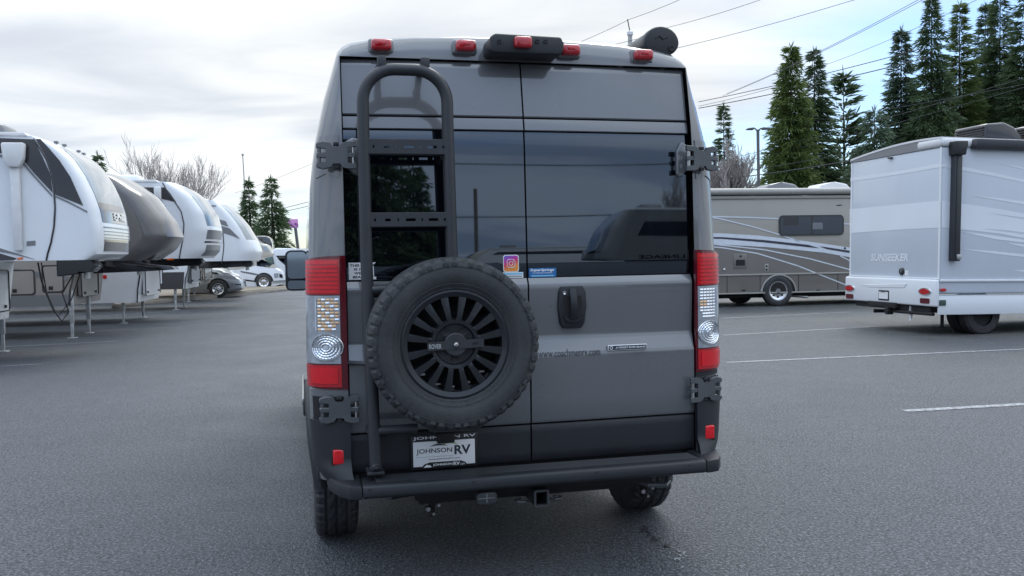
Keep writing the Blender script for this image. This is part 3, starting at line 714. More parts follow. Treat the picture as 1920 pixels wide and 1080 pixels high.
# road wheels, axle and hitch ------------------------------------------------------------
for sg in (-1, 1):
    for v in (.95, 4.98):
        c = Vector((sg*.885, v, .366)); t_ = put('road_wheel', tyre(c, .366, .225, 'x', 160, True, .21), rubber, van, angle=25)
        b = B(); b.lathe([(sg*.085,.212),(sg*.10,.205),(sg*.06,.18),(sg*.04,.06),(sg*.06,.05),(sg*.06,0)], c, 'x', 36); put('rim', b, rimblack, t_)
        b = B(); b.lathe([(-sg*.085,.212),(-sg*.02,.19),(-sg*.02,.0)], c, 'x', 30); put('brake_backplate', b, dark, t_)
b = B(); b.cyl((-.78,.95,.366),(.78,.95,.366),.045,14).box(-.62,-.56,.45,1.5,.30,.34).box(.56,.62,.45,1.5,.30,.34); put('rear_axle', b, dark, van)
b = B(); b.box(-.55,.62,.02,.10,.40,.47,.006).box(-.52,.6,.1,.16,.36,.42); h = put('hitch_crossbar', b, dark, van)
u = .03
b = B()
for x0, x1, z0, z1 in ((u-.033,u-.025,.355,.425),(u+.025,u+.033,.355,.425),(u-.033,u+.033,.418,.426),(u-.033,u+.033,.355,.363)): b.box(x0, x1, -.07, .12, z0, z1)
put('receiver_tube', b, powder, h, smooth=False)
b = B(); b.box(u-.036,u+.036,-.074,-.066,.352,.358).box(u-.036,u-.028,-.074,-.066,.352,.43).box(u+.028,u+.036,-.074,-.066,.352,.43).box(u-.036,u+.036,-.074,-.066,.424,.43); put('receiver_lip', b, hingep, h)
for s2 in (-1, 1):
    b = B(); b.tube([(u+s2*.04, -.02, .372), (u+s2*.075, -.045, .372), (u+s2*.105, -.035, .372), (u+s2*.11, .0, .372), (u+s2*.08, .015, .372)], .007, 8); put('chain_loop', b, hingep, h)
b = B(); b.xz(rrect(-.27,-.175,.375,.428,.018), -.035, .02, .004); b2 = put('trailer_socket', b, hingep, h)
b = B(); b.box(-.262,-.185,-.037,-.035,.4,.404).box(-.226,-.221,-.037,-.035,.382,.422); put('socket_cross', b, steel, b2)
for cx_ in (-.46, .62):
    b = B(); b.box(cx_-.008,cx_+.016,.12,.18,.29,.40,.004); k_ = put('spring_shackle', b, dark, van)
    for bx_, bz_, br_ in ((-.02,.335,.014),(.03,.35,.010),(.005,.31,.008)):
        b = B(); b.lathe([(-.03,.0),(-.03,br_*.8),(-.022,br_),(0,br_)], (cx_+bx_,.12,bz_), 'y', 6); put('shackle_bolt', b, steel, k_)
b = B(); b.cyl((-.66,.15,.40),(-.52,.3,.37),.022,12); put('shock_absorber', b, powder, van)
b = B(); b.tube([(.30,.9,.34),(.34,.5,.36),(.40,.25,.40)], .035, 12); put('exhaust_pipe', b, steel, van)
b = B(); b.lathe([(-.25,.0),(-.25,.09),(-.2,.11),(.3,.11),(.35,.0)], (-.15,1.4,.42), 'y', 20); put('muffler', b, hingep, van)
b = B(); b.tube([(.55,.1,.40),(.6,.02,.385),(.68,-.0,.385),(.72,.05,.39)], .012, 8); put('tow_eye', b, hingep, van)

# awning, mirror, side step ------------------------------------------------------------------
b = B(); n = 20; prof = []
AU, AZ = .755, 2.582
for i in range(n):
    a = 2*pi*i/n; r = .085; prof.append((AU + r*cos(a)*(1.05), AZ + r*sin(a)*(.90 if sin(a) > 0 else .78)))
b.xz(prof, .22, 4.0, .0); aw = put('awning_case', b, powder, van)
b = B(); b.xz([(AU+(x-AU)*1.06, AZ+(z-AZ)*1.06) for x, z in prof], .17, .225, .012, 3); put('awning_end_cap', b, bumperp, aw)
b = B(); b.box(AU-.15,AU-.02,.28,.34,2.51,2.57,.006).box(AU-.12,AU+.06,.22,.3,2.50,2.54,.004); put('awning_bracket', b, blackp, aw)
b = B(); b.lathe([(-.001,.0),(-.004,.014),(0,.018)], (AU+.05,.168,AZ-.03), 'y', 16); put('awning_socket', b, seal, aw)
for cz_, cx_ in ((AZ+.02, AU-.005),):
    b = B(); b.tube([(cx_-.03,.168,cz_),(cx_-.01,.168,cz_+.012),(cx_+.01,.168,cz_-.004),(cx_+.035,.168,cz_+.008)], .003, 5); put('awning_emblem', b, blackp, aw)
b = B(); b.box(.47,.56,.35,.7,2.545,2.60,.01); put('roof_vent', b, hingep, van)
b = B(); b.xz(rrect(-1.185,-.985,1.225,1.59,.05), 4.18, 4.30, .03, 3); mi = put('wing_mirror', b, blackp, van)
def mglass(x0, x1, z0, z1, r, nm):
    bb = B(); vs = [bb.bm.verts.new((x, 4.172 - .14*(x-x0) + .02*(1.4-z)*0, z)) for x, z in rrect(x0, x1, z0, z1, r)]; bb.bm.faces.new(vs)
    ex = bmesh.ops.extrude_face_region(bb.bm, geom=bb.bm.faces[:]); [setattr(v.co, 'y', 4.2) for v in ex['geom'] if isinstance(v, bmesh.types.BMVert)]
    return put(nm, bb, mg, mi, smooth=False)
mg = mat('mirror_glass', (.24, .28, .31), .04, 1, 0, .02)
mglass(-1.165,-1.0,1.335,1.575,.035,'mirror_glass')
mglass(-1.165,-1.0,1.24,1.318,.025,'wide_angle_mirror')
b = B(); b.box(-1.0,-.93,4.2,4.28,1.3,1.5,.01); put('mirror_arm', b, blackp, mi)
b = B(); b.box(-1.055,-.97,2.9,4.35,.31,.40,.015); ss_ = put('side_step', b, blackp, van)
b = B(); b.box(-1.06,-1.045,2.88,4.3,.40,.45,.004); put('step_trim', b, steel, ss_)
# ================================================================== background vehicles
rvwhite = mat('rv_white_gelcoat', (.74, .76, .78), .32, 0, .6, .03, 1.5, dirt=((.5, .5, .48), 3, .12))
rvblue = mat('rv_pale_grey_graphic', (.50, .55, .62), .35, 0, .5, .03, 1.5)
rvwhite2 = mat('rv_white_graphic', (.72, .75, .79), .35, 0, .5, .03, 1.5)
rvgrey = mat('rv_grey_graphic', (.16, .165, .175), .35, 0, .5, .06, 2)
rvblack = mat('rv_black_graphic', (.014, .015, .02), .15, 0, .6, .1, 2)
capglass = mat('cap_windshield', (.20, .25, .28), .05, .0, 1, .5, .9, ior=1.7)  # pale base has the reflected sky put into its colour
capglassd = mat('dark_cap_windshield', (.02, .022, .026), .06, .0, 1, .3, .9, ior=1.8)
brown = mat('brown_cap_gelcoat', (.085, .080, .080), .3, 0, .9, .1, 1.5)
beige = mat('beige_siding', (.28, .26, .24), .45, 0, .3, .05, 2)
cream = mat('cream_cap_gelcoat', (.62, .58, .50), .35, 0, .6, .05, 2)
trimw = mat('white_trim', (.7, .7, .7), .4)
orange = mat('orange_marker_lens', (.7, .13, .02), .2, 0, 1)
hose = mat('black_hose', (.015, .015, .016), .5)

def rowM(x, y, ang=10): return Matrix.Translation((x, y, 0)) @ Matrix.Rotation(radians(ang), 4, 'Z')
def fifth_wheel(M, label, sp, group='fifth-wheel trailers parked in a row'):
    """local: x forward, y=0 the side facing the lot lane, z up"""
    t = thing('fifth_wheel_trailer', M, label, 'trailer', group)
    wd = sp.get('w', 2.3); ym = wd/2; zt, zb = sp['zt'], sp['zb']; xs, xn = sp['xs'], sp['xn']; Ls = sp.get('len', 8)
    e1, e2 = sp.get('e', (.55, .55))
    def cap(a, z, off=0):
        th = pi*a; x0 = lerp(xs, z); x1 = lerp(xn, z)
        y = ym - ym*(1 if cos(th) > 0 else -1)*abs(cos(th))**e1; x = x0 + (x1-x0)*abs(sin(th))**e2
        return Vector((x, y, z))
    def capn(a, z):
        h = 1e-3; P_ = cap(a, z); ta = cap(min(a+h, 1), z) - cap(max(a-h, 0), z); tz = cap(a, z+h) - cap(a, z-h)
        n = ta.cross(tz); 
        if n.length < 1e-12: n = Vector((0, -1, 0))
        n.normalize()
        if n.dot(Vector((1.0, (-1 if a < .5 else 1)*.6, .2))) < 0: n = -n
        return P_, n
    def cp(a0, a1, z0, z1, off, m, name, nu=16, nz=12, f=None):
        bb = B()
        def fn(a, c):
            A, Z_ = a0+(a1-a0)*a, z0+(z1-z0)*c
            if f: A, Z_ = f(a, c)
            P_, n = capn(A, Z_); return P_ + n*off, n
        return put(name, bb.solid(fn, nu, nz, .015), m, t, angle=50)
    # front cap
    b = B(); nz = 22; na = 36; zr = [zb + (zt-.0-zb)*k/nz for k in range(nz+1)]
    rows = [[b.bm.verts.new(cap(k/na, z)) for k in range(na+1)] for z in zr]
    for i in range(nz):
        for k in range(na): b.bm.faces.new((rows[i][k], rows[i][k+1], rows[i+1][k+1], rows[i+1][k]))
    b.bm.faces.new(rows[0]); b.bm.faces.new(rows[-1]); put('front_cap', b, sp['capmat'], t, angle=40)
    # body
    x0 = min(v for _, v in xs) 
    P = [(-Ls, sp['zbase']), (sp.get('xb', .12), sp['zbase']), (sp.get('xb', .12)+.12, zb)] + [(lerp(xs, z), z) for z in zr] + [(-Ls, zt+.02)]
    b = B(); b.xz(P, .0, wd); put('body', b, sp['bodymat'], t, angle=20)
    b = B(); b.xz([(-Ls, zt+.015), (lerp(xs, zt), zt-.01), (lerp(xs, zt)-.05, zt+.045), (-Ls, zt+.06)], -.02, wd+.02, .01); put('roof_edge', b, trimw, t)
    seam = sp.get('seam')
    if seam:
        b = B(); b.tube([(x, -.006, z) for x, z in seam], .014, 6); put('cap_seam', b, rvblack, t)
    for name, m, pts in sp.get('patch', []):
        b = B(); b.xz(pts, -.009, .004); put(name, b, m, t)
    for (a0, a1, z0, z1, m, name) in sp.get('cap_patch', []): cp(a0, a1, z0, z1, .006, m, name)
    # basement doors
    for x0_, x1_, z0_, z1_, m in sp.get('doors', []):
        b = B(); b.xz(rrect(x0_, x1_, z0_, z1_, .06), -.012, .01, .004, 1); d = put('storage_door', b, rvblack, t)
        b = B(); b.xz(rrect(x0_+.03, x1_-.03, z0_+.03, z1_-.03, .05), -.018, -.010, .003, 1); put('door_panel', b, m, d)
        b = B(); b.box(x0_+.12, x0_+.2, -.026, -.016, z0_+.06, z0_+.13, .004); put('latch', b, hose, d)
    fb_ = sp.get('xb', .12)
    # front wall of the basement with its hatch
    if sp.get('hatch'):
        y0_, y1_ = sp['hatch']; h0, h1 = sp['zbase']+.15, zb-.15
        b = B(); b.yz(rrect(y0_, y1_, h0, h1, .06), fb_+.07, fb_+.13, .004, 1); d = put('front_hatch', b, sp['hatchmat'], t)
        b = B(); b.tube([(fb_+.135, y, z) for y, z in rrect(y0_, y1_, h0, h1, .06)+[rrect(y0_, y1_, h0, h1, .06)[0]]], .012, 5, False); put('hatch_seal', b, rvblack, d)
        for yy in (y0_+.2, y1_-.2): b = B(); b.box(fb_+.13, fb_+.155, yy-.03, yy+.03, h0+.05, h0+.1, .005); put('latch', b, hose, d)
    b = B(); b.tube([(fb_+.0, -.01, sp['zbase']), (fb_+.02, -.01, sp['zbase']+.3), (fb_+.10, -.01, zb-.25), (fb_+.13, -.01, zb-.02)], .018, 5); put('front_edge_trim', b, rvblack, t)
    # landing legs
    lx = sp.get('lx', 0)
    for yy in sp.get('legs', (.12, wd-.12)):
        b = B(); b.box(lx-.036, lx+.036, yy-.036, yy+.036, .30, sp['zbase']+.3, .006); lg = put('landing_leg', b, zinc, t)
        b = B(); b.box(lx-.025, lx+.025, yy-.025, yy+.025, .03, .4, .004); put('inner_leg', b, zinc, lg)
        b = B(); b.box(lx-.08, lx+.08, yy-.08, yy+.08, .0, .02, .006); put('foot', b, zinc, lg)
    # pin box
    pb = B(); xe = lerp(xn, zb) - .15
    p0_ = sp.get('pin0', .2); pb.xz([(p0_, zb+.02), (xe-.1, zb+.02), (xe, zb-.10), (xe-.10, zb-.20), (xe-.35, zb-.16), (p0_+.35, zb-.22), (p0_, zb-.26)], ym-.22, ym+.22, .02, 1); pn = put('pin_box', pb, rvblack, t)
    b = B(); b.cyl((xe-.2, ym, zb-.3), (xe-.2, ym, zb-.18), .05, 12); put('king_pin', b, steel, pn)
    # axle wheels
    for xx in sp.get('wheels', (-5.2, -6.2)):
        c = Vector((xx, .16, .39)); b = B(); b.lathe([(-.1,.2),(-.12,.25),(-.12,.36),(-.09,.39),(.09,.39),(.12,.36),(.12,.2)], c, 'y', 28); wh = put('wheel', b, rubber_old, t)
        b = B(); b.lathe([(-.09,.0),(-.09,.08),(-.05,.12),(-.06,.18),(-.09,.21)], c, 'y', 20); put('rim', b, chrome, wh)
    for xx, ll, hh in sp.get('ac', []):
        b = B(); b.box(xx-ll, xx, ym-.38, ym+.38, zt+.02, zt+hh, .09, 4); a_ = put('roof_air_conditioner', b, sp.get('acmat', rvgrey), t)
    return t
def SP(M, pts, y=0): return [(lambda q: (q.x, q.z))(onplane(M, px, py, 1, y)) for px, py in pts]

# trailer A, nearest on the left
MA = rowM(-8.5, 12.85, 12)
za = lambda L_: SP(MA, [(x/2.345, 220+y/2.345) for x, y in L_])
A = dict(zt=3.38, zb=1.53, zbase=.56, w=2.2, xb=.36, lx=.33, len=8, pin0=1.5,
    xs=[(1.5,2.0),(1.62,2.16),(1.98,2.18),(2.35,2.08),(2.86,1.86),(3.1,1.72),(3.25,1.6),(3.38,1.42)], xn=[(1.5,2.2),(1.62,2.40),(1.8,2.42),(2.02,2.42),(2.3,2.38),(2.54,2.31),(2.8,2.20),(3.05,2.05),(3.2,1.90),(3.30,1.74),(3.38,1.52)], e=(.62,.5),
    capmat=rvwhite, bodymat=rvwhite, seam=za([(148,95),(178,140),(205,185),(228,250),(238,320),(243,400),(238,480),(225,550),(210,600),(204,630)]),
    legs=(.2, 1.98), hatch=(.4, 1.85), hatchmat=rvwhite,
    cap_patch=[(.235,.80,2.40,3.24,capglass,'cap_windshield'), (.235,.80,2.10,2.402,capglassd,'dark_reflection_strip'),  # one windshield: dark lower strip paints in the reflection of trees
               (.23,.80,2.02,2.035,rvgrey,'cap_stripe'), (.24,.80,1.96,1.97,rvgrey,'cap_stripe'), (.24,.80,1.66,1.84,rvblack,'nose_panel'), (.24,.8,1.91,1.92,rvgrey,'cap_stripe'), (.24,.8,1.86,1.87,rvgrey,'cap_stripe')],
    patch=[('side_window', rvblack, za([(-260,82),(148,97),(190,180),(222,250),(232,332),(150,245),(105,190),(60,157),(-260,160)])),
           ('side_stripe', rvgrey, za([(-60,166),(58,163),(104,196),(150,252),(228,338),(232,352),(148,262),(100,206),(56,174),(-260,178)])),
           ('side_window', rvblack, za([(158,96),(178,95),(215,135),(262,190),(310,262),(366,388),(300,362),(245,340),(236,270),(205,175)])),
           ('side_stripe', rvgrey, za([(246,344),(300,368),(384,412),(384,418),(300,376),(246,352)])),
           ('side_vent', rvgrey, za([(118,545),(156,542),(156,562),(118,565)])),
           ('side_stripe', rvgrey, za([(-60,566),(0,575),(155,624),(60,602),(-60,580)])), ('side_stripe', rvblack, za([(-60,590),(0,598),(75,620),(60,628),(-60,632)])),
           ('marker_lamp', orange, za([(76,618),(100,614),(102,624),(78,628)]))],
    ac=[(.85,.8,.30)])
tA = fifth_wheel(MA, 'white fifth-wheel trailer nearest on the left, lettered EAGLE, with a white awning post', A)
q = onplane(MA, 5, 270, 1, -.1); q2 = onplane(MA, 38, 470, 1, -.1)
b = B(); b.xz([(q.x-.02, q.z+.02),(q.x+.30,q.z+.02),(q.x+.28,q.z-.22),(q.x+.22,q.z-.34),(q.x+.06,q.z-.34),(q.x-.0,q.z-.2)], -.16, -.02, .03); aa = put('awning_head', b, trimw, tA)
b = B(); b.prism([(q.x+.07,q.z-.3),(q.x+.20,q.z-.3),(q2.x+.02,q2.z),(q2.x-.09,q2.z)], lambda a, c, d: (a, d, c), -.10, -.01, .015); put('awning_arm', b, trimw, tA)
# lettering on the cap near the windshield's dark reflection strip, standing on the curved glass
def cap_text(body, t, sp, a0, a1, z0, z1, m):
    ym = sp.get('w', 2.3)/2; e1, e2 = sp['e']
    o = text(body, 0, 1, 0, 1, 0, m, t, bold=.03)
    for v in o.data.vertices:
        a = a0+(a1-a0)*v.co.x; z = z0+(z1-z0)*v.co.z; th = pi*a; x0 = lerp(sp['xs'], z); x1 = lerp(sp['xn'], z)
        y = ym - ym*(1 if cos(th) > 0 else -1)*abs(cos(th))**e1; x = x0+(x1-x0)*abs(sin(th))**e2
        v.co = (x+.022, y-.016, z+.0)
    return o
cap_text('EAGLE', tA, A, .46, .60, 2.15, 2.27, white)
b = B(); b.tube([(x_+.9,y_+.6,z_) for x_,y_,z_ in [(.3,.4,1.5),(.35,.38,1.2),(.5,.38,.75),(.62,.4,.55),(.7,.5,.7),(.6,.55,1.0),(.85,.6,1.45)]], .013, 6).tube([(x_+.9,y_+.6,z_) for x_,y_,z_ in [(.32,.5,1.5),(.4,.45,1.0),(.55,.45,.62),(.75,.5,.9),(.9,.6,1.4)]], .010, 6); put('power_cable', b, hose, tA)

# trailer B, brown cap
MB_ = rowM(-8.6, 17.2)
Bs = dict(zt=3.22, zb=1.50, zbase=.64, w=2.1, xb=-.02, len=8,
    xs=[(1.5,.62),(1.7,.98),(2.0,1.1),(2.4,1.05),(2.8,.88),(3.1,.62),(3.22,.5)], xn=[(1.5,1.4),(1.7,1.72),(1.97,1.90),(2.3,1.78),(2.82,1.40),(3.1,1.02),(3.22,.8)], e=(.6,.75),
    capmat=brown, bodymat=beige, legs=(.05, 1.15), hatch=(.35, 1.5), hatchmat=beige,
    patch=[('lower_band', rvgrey, [(-8,.64),(-.05,.64),(-.0,.86),(-8,.86)]), ('side_stripe', rvgrey, [(-8,1.5),(-2,1.42),(-.05,1.12),(.0,1.2),(-1.6,1.5)]),
           ('side_panel', brown, [(-8,3.2),(.2,3.2),(.5,2.9),(.62,2.5),(.5,2.0),(.36,2.35),(.1,2.8),(-.4,3.0),(-8,3.0)])],
    doors=[(-1.15,-.62,.86,1.36,beige), (-.5,-.1,.90,1.44,beige), (-2.6,-1.4,.86,1.36,beige)], ac=[(.2,.8,.26)], acmat=trimw)
tB = fifth_wheel(MB_, 'fifth-wheel trailer with dark brown rounded nose cap and beige sides, behind the white EAGLE trailer', Bs)
b = B(); b.xz([(.15,1.5),(.6,1.48),(1.75,1.36),(1.8,1.30),(1.5,1.28),(.3,1.25)], .8, 1.25, .01); put('pin_box_skirt', b, rvblack, tB)

# trailer C, white with dark open side
MC = rowM(-9.2, 20.8); zc3 = lambda L_: SP(MC, [(180+x/3, 240+y/3) for x, y in L_])
Cs = dict(zt=3.34, zb=1.52, zbase=.50, w=2.3, xb=.35, len=8,
    xs=[(1.5,1.15),(1.7,1.35),(2.2,1.48),(2.7,1.42),(3.1,1.15),(3.34,.9)], xn=[(1.5,1.85),(1.7,2.02),(2.2,2.1),(2.6,2.0),(3.0,1.74),(3.2,1.5),(3.34,1.22)], e=(.5,.65),
    capmat=rvwhite, bodymat=rvwhite, seam=zc3([(375,308),(395,345),(440,410),(480,470),(495,540),(490,620),(476,690),(468,738)]), legs=(.15, 2.1), hatch=(.3, 1.9), hatchmat=rvwhite,
    cap_patch=[(.25,.75,2.30,3.22,capglass,'cap_windshield'), (.24,.76,1.98,2.2,rvgrey,'nose_panel'), (.26,.74,1.58,1.84,rvgrey,'nose_panel'), (.22,.78,1.89,1.93,rvblack,'nose_stripe')],
    patch=[('side_window', rvblack, zc3([(220,333),(390,335),(420,370),(452,418),(360,395),(300,375),(220,350)])),
           ('marker_lamp', orange, zc3([(398,735),(436,732),(436,742),(398,744)])), ('lamp_dot', redbright, [(-.35+.05*cos(a), 1.12+.05*sin(a)) for a in [i*pi/5 for i in range(10)]])],
    ac=[(.3,.9,.24)], acmat=rvwhite)
tC = fifth_wheel(MC, 'white fifth-wheel trailer with grey nose panels and a dark side window, third in the row', Cs)
q = onplane(MC, 295, 355, 1, -.08); b = B(); b.box(q.x-.08, q.x+.08, -.12, -.01, q.z-.25, q.z+.06, .03); put('awning_head', b, trimw, tC)

# trailer D, white leaning cap with grey swoosh
MD = rowM(-9.9, 25.9); z4 = lambda L_: SP(MD, [(380+x*.2407, 330+y*.2407) for x, y in L_])
Ds = dict(zt=3.22, zb=1.42, zbase=.62, w=2.3, xb=.3, len=8,
    xs=[(1.42,1.6),(1.7,1.75),(2.2,1.62),(2.7,1.38),(3.22,1.0)], xn=[(1.42,2.3),(1.7,2.38),(2.0,2.28),(2.5,2.0),(2.9,1.68),(3.22,1.32)], e=(.5,.7),
    capmat=rvwhite, bodymat=rvwhite, seam=z4([(68,232),(100,290),(135,370),(160,460),(165,540),(158,620),(148,680)]), legs=(.15, 1.4), hatch=(.3, 1.9), hatchmat=rvgrey,
    cap_patch=[(.2,.8,2.05,3.1,capglass,'cap_windshield')],
    patch=[('side_window', rvblack, z4([(68,228),(108,230),(104,236),(72,236)])), ('swoosh', rvgrey, z4([(122,335),(180,352),(200,395),(128,372)])), ('swoosh', rvgrey, z4([(135,385),(210,408),(290,488),(230,465),(145,440)])),
           ('lower_band', rvblack, [(-8,.62),(.25,.62),(.3,1.12),(-8,1.12)])], doors=[(-1.0,-.3,.75,1.3,rvwhite)], ac=[])
tD = fifth_wheel(MD, 'white fifth-wheel trailer with grey swooshes on a raked cap, fourth in the row', Ds)
# trailer E, cream curved cap
ME = rowM(-11.2, 30.5)
Es = dict(zt=2.85, zb=1.36, zbase=.6, w=2.3, xb=.4, len=7,
    xs=[(1.36,1.5),(1.7,1.65),(2.2,1.45),(2.6,1.1),(2.85,.8)], xn=[(1.36,2.25),(1.6,2.35),(1.9,2.3),(2.3,2.0),(2.7,1.5),(2.85,1.15)], e=(.6,.8), capmat=cream, bodymat=cream, legs=(.15,1.3), hatch=(.3,1.9), hatchmat=cream,
    cap_patch=[(.35,.5,1.5,2.5,rvwhite,'cap_stripe')], ac=[])
fifth_wheel(ME, 'cream fifth-wheel trailer with a smooth curved nose cap, farthest in the row', Es)

def wheel(t, c, R, axis='y', Wd=.22, rimm=chrome, holes=8, sgn=-1):
    h = Wd/2; b = B(); b.lathe([(sgn*h*.8,R*.60),(sgn*h,R*.68),(sgn*h,R*.88),(sgn*h*.8,R*.98),(sgn*h*.3,R),(-sgn*h*.8,R),(-sgn*h,R*.85),(-sgn*h*.9,R*.6)], c, axis, 40); w_ = put('wheel', b, rubber, t)
    b = B(); b.lathe([(sgn*h*1.02,.0),(sgn*h*1.02,R*.14),(sgn*h*.75,R*.18),(sgn*h*.6,R*.34),(sgn*h*.7,R*.5),(sgn*h*.95,R*.6),(sgn*h*.95,R*.63)], c, axis, 32); r = put('rim', b, rimm, w_)
    for k in range(holes):
        a = 2*pi*k/holes; b = B(); p = Vector(c) + Vector((R*.42*cos(a), sgn*h*.72, R*.42*sin(a))); b.lathe([(0,.0),(sgn*.004,R*.07),(sgn*.0,R*.075)], p, 'y', 8); put('rim_hole', b, seal, r)
    return w_

def cab_vehicle(M, name, label, cat, body, m, wheels, R, windows, extra=(), wd=2.0, bev=.12, group=None):
    t = thing(name, M, label, cat, group)
    b = B(); b.xz(body, 0, wd, bev, 3); put('body', b, m, t, angle=50)
    for nm, mm, pts in windows: b = B(); b.xz(pts, -.012, .01, .003, 1); put(nm, b, mm, t)
    for x in wheels:
        b = B(); b.xz([(x+(R+.07)*cos(pi*i/14), R+(R+.07)*sin(pi*i/14)) for i in range(15)], -.008, .02); put('wheel_arch', b, seal, t)
        wheel(t, (x, .055, R), R)
    return t
# silver van under trailer D's nose
MSV = rowM(-11.1, 33.4, 12); zv = lambda L_, M_=None: SP(M_ or MSV, [(380+x*.2407, 330+y*.2407) for x, y in L_])
body = zv([(-160,720),(40,722),(130,728),(160,738),(200,770),(250,785),(285,800),(300,830),(310,878),(295,895),(190,905),(60,915),(-160,915)])
cab_vehicle(MSV, 'silver_van', 'silver van parked under the nose of the white swoosh trailer', 'van', body, mat('silver_paint', (.42,.45,.5), .3, .5, 1, .05, 3), (0,-3.4), .34,
    [('side_glass', glass, zv([(-80,735),(20,738),(110,750),(130,765),(-80,765)])), ('headlight', clearlens, zv([(165,762),(215,775),(225,788),(180,778)])), ('grille', rvblack, zv([(250,840),(300,842),(300,850),(252,848)])), ('bumper_trim', rvgrey, zv([(200,880),(305,872),(305,884),(205,895)]))])
# white class C cab with a cream over-cab
MCC = rowM(-11.45, 40.8, 12); zc4 = lambda L_: zv(L_, MCC)
body = zc4([(-200,750),(240,738),(300,735),(420,700),(470,690),(560,715),(610,735),(630,765),(632,800),(645,815),(640,845),(545,850),(540,880),(300,880),(-200,885)])
t = cab_vehicle(MCC, 'motorhome', 'white class C motorhome with cream over-cab and dark side stripes by the gravel island', 'motorhome', body, rvwhite, (0,-3.8), .36,
    [('side_stripe', rvgrey, zc4([(290,738),(380,752),(480,775),(400,770),(300,750)])), ('side_stripe', rvblack, zc4([(290,800),(430,818),(430,828),(290,812)])), ('headlight', clearlens, zc4([(555,760),(590,756),(592,790),(560,795)])),
     ('grille', rvblack, zc4([(596,760),(622,768),(624,795),(598,790)])), ('chrome_bumper', chrome, zc4([(545,815),(645,808),(645,830),(545,838)])), ('side_glass', glass, zc4([(420,650),(470,652),(540,690),(520,712),(420,700)])), ('side_stripe', cream, zc4([(480,690),(560,690),(585,716),(500,712)]))])
b = B(); b.xz(zc4([(300,520),(430,524),(500,530),(525,560),(545,612),(520,632),(440,636),(300,640)]), 0, 2.1, .12, 3); oc = put('over_cab', b, cream, t)
b = B(); b.xz(zc4([(462,548),(498,550),(520,590),(480,585)]), -.012, .01); put('over_cab_window', b, mat('pale_glass', (.35,.42,.5), .1, 0, 1), oc)
# motorhome with a dark wraparound windshield behind it
MDF = rowM(-12.2, 47, 12); zd = lambda L_: zv(L_, MDF)
b = B(); b.xz(zd([(200,468),(420,466),(500,466),(525,480),(540,520),(545,580),(545,850),(200,850)]), 0, 2.4, .1, 3)
t = thing('motorhome', MDF, 'cream motorhome with dark wraparound upper windshield, behind the class C', 'motorhome'); put('body', b, cream, t)
b = B(); b.xz(zd([(425,470),(500,470),(524,484),(540,522),(544,575),(500,548),(470,520),(440,500)]), -.02, 2.42, .02, 2); put('upper_windshield', b, capglassd, t)
b = B(); b.xz(zd([(480,640),(545,625),(560,690),(500,680)]), -.02, 2.42, .02, 2); put('windshield', b, mat('green_tint_glass', (.10,.17,.15), .08, 0, 1), t)
for x in (-.2, -5): wheel(t, (x, .11, .4), .4)
# white camper van farther right, partly behind the wing mirror
MWV = rowM(-10.2, 46, 12); zw = lambda L_: SP(MWV, [(380+x*.2407, 330+y*.2407) for x, y in L_])
body = zw([(540,585),(560,560),(760,566),(1150,566),(1150,870),(600,870),(640,800),(600,760),(560,700)])
t = cab_vehicle(MWV, 'white_van', 'white high-roof van seen between the class C motorhome and the wing mirror', 'van', body, rvwhite, (), .36, [('side_glass', glass, zw([(570,620),(700,618),(760,690),(640,694),(590,650)]))])
for x in (1.1, -1.4): wheel(t, (x, .11, .36), .36)
b = B(); b.box(1.0, 2.0, .6, 1.4, zw([(600,566)])[0][1]-.02, zw([(600,552)])[0][1]+.03, .05); put('roof_hatch', b, trimw, t)

# ------------------------------------------------------------------ grey class A motorhome
MM = rowM(7.0, 23.4, 8); zm = lambda L_: SP(MM, [(1320+x/4, 330+y/4) for x, y in L_])
taupe = mat('taupe_paint', (.31, .29, .25), .3, 0, .8, .04, 1.2, dirt=((.2,.2,.18), 2, .15)); taupe_d = mat('dark_taupe_paint', (.165, .15, .135), .3, 0, .8, .05, 1.2)
t = thing('motorhome', MM, 'taupe class A motorhome with sweeping white and navy stripes, to the right behind the van', 'motorhome')
b = B(); b.xz([(-5.4,.5),(-5.2,.38),(4.4,.38),(4.5,2.85),(-4.6,2.95),(-5.2,2.4)], 0, 2.4, .05, 2); put('body', b, taupe, t, angle=30)
b = B(); b.xz([(-5.42,.5),(-5.2,.376),(4.42,.376)] + zm([(1300,580),(1075,598),(900,572),(700,552),(450,530),(130,512)]) + [(-5.42,1.68)], -.006, .002); put('lower_paint', b, taupe_d, t)
navyp = mat('navy_stripe_paint', (.012, .014, .035), .3, 0, .8)
strw = mat('white_stripe_paint', (.62,.66,.72), .35, 0, .6)
E_ = [(1300,640),(1400,660)]
def band(up, dn, m, name, y): b = B(); b.xz(zm(up + dn[::-1]), y-.004, y); put(name, b, m, t)
band([(-300,432),(130,430),(400,446),(700,480),(1075,534),(1500,590)], [(-300,500),(130,514),(450,532),(700,555),(900,575),(1075,606),(1500,680)], strw, 'white_stripe', -.008)
band([(-300,455),(130,458),(450,480),(780,516),(862,541)], [(-300,466),(130,471),(450,498),(780,534),(862,541.5)], navyp, 'navy_stripe', -.013)
band([(866,527),(920,534),(1075,558),(1500,620)], [(866,528),(920,549),(1075,574),(1500,636)], navyp, 'navy_stripe', -.013)
for L_ in ([(-300,300),(118,305),(350,311),(562,320)], [(-300,250),(118,320),(350,376),(562,438),(720,492)], [(-300,470),(130,518),(450,552),(800,622),(1075,697),(1500,830)], [(-300,500),(135,537),(400,580),(700,672),(1055,813),(1200,880)], [(1045,358),(1300,366)], [(1020,598),(1075,626),(1300,740)]):
    band([(x, y-4) for x, y in L_], [(x, y+5) for x, y in L_], strw, 'thin_stripe', -.008)
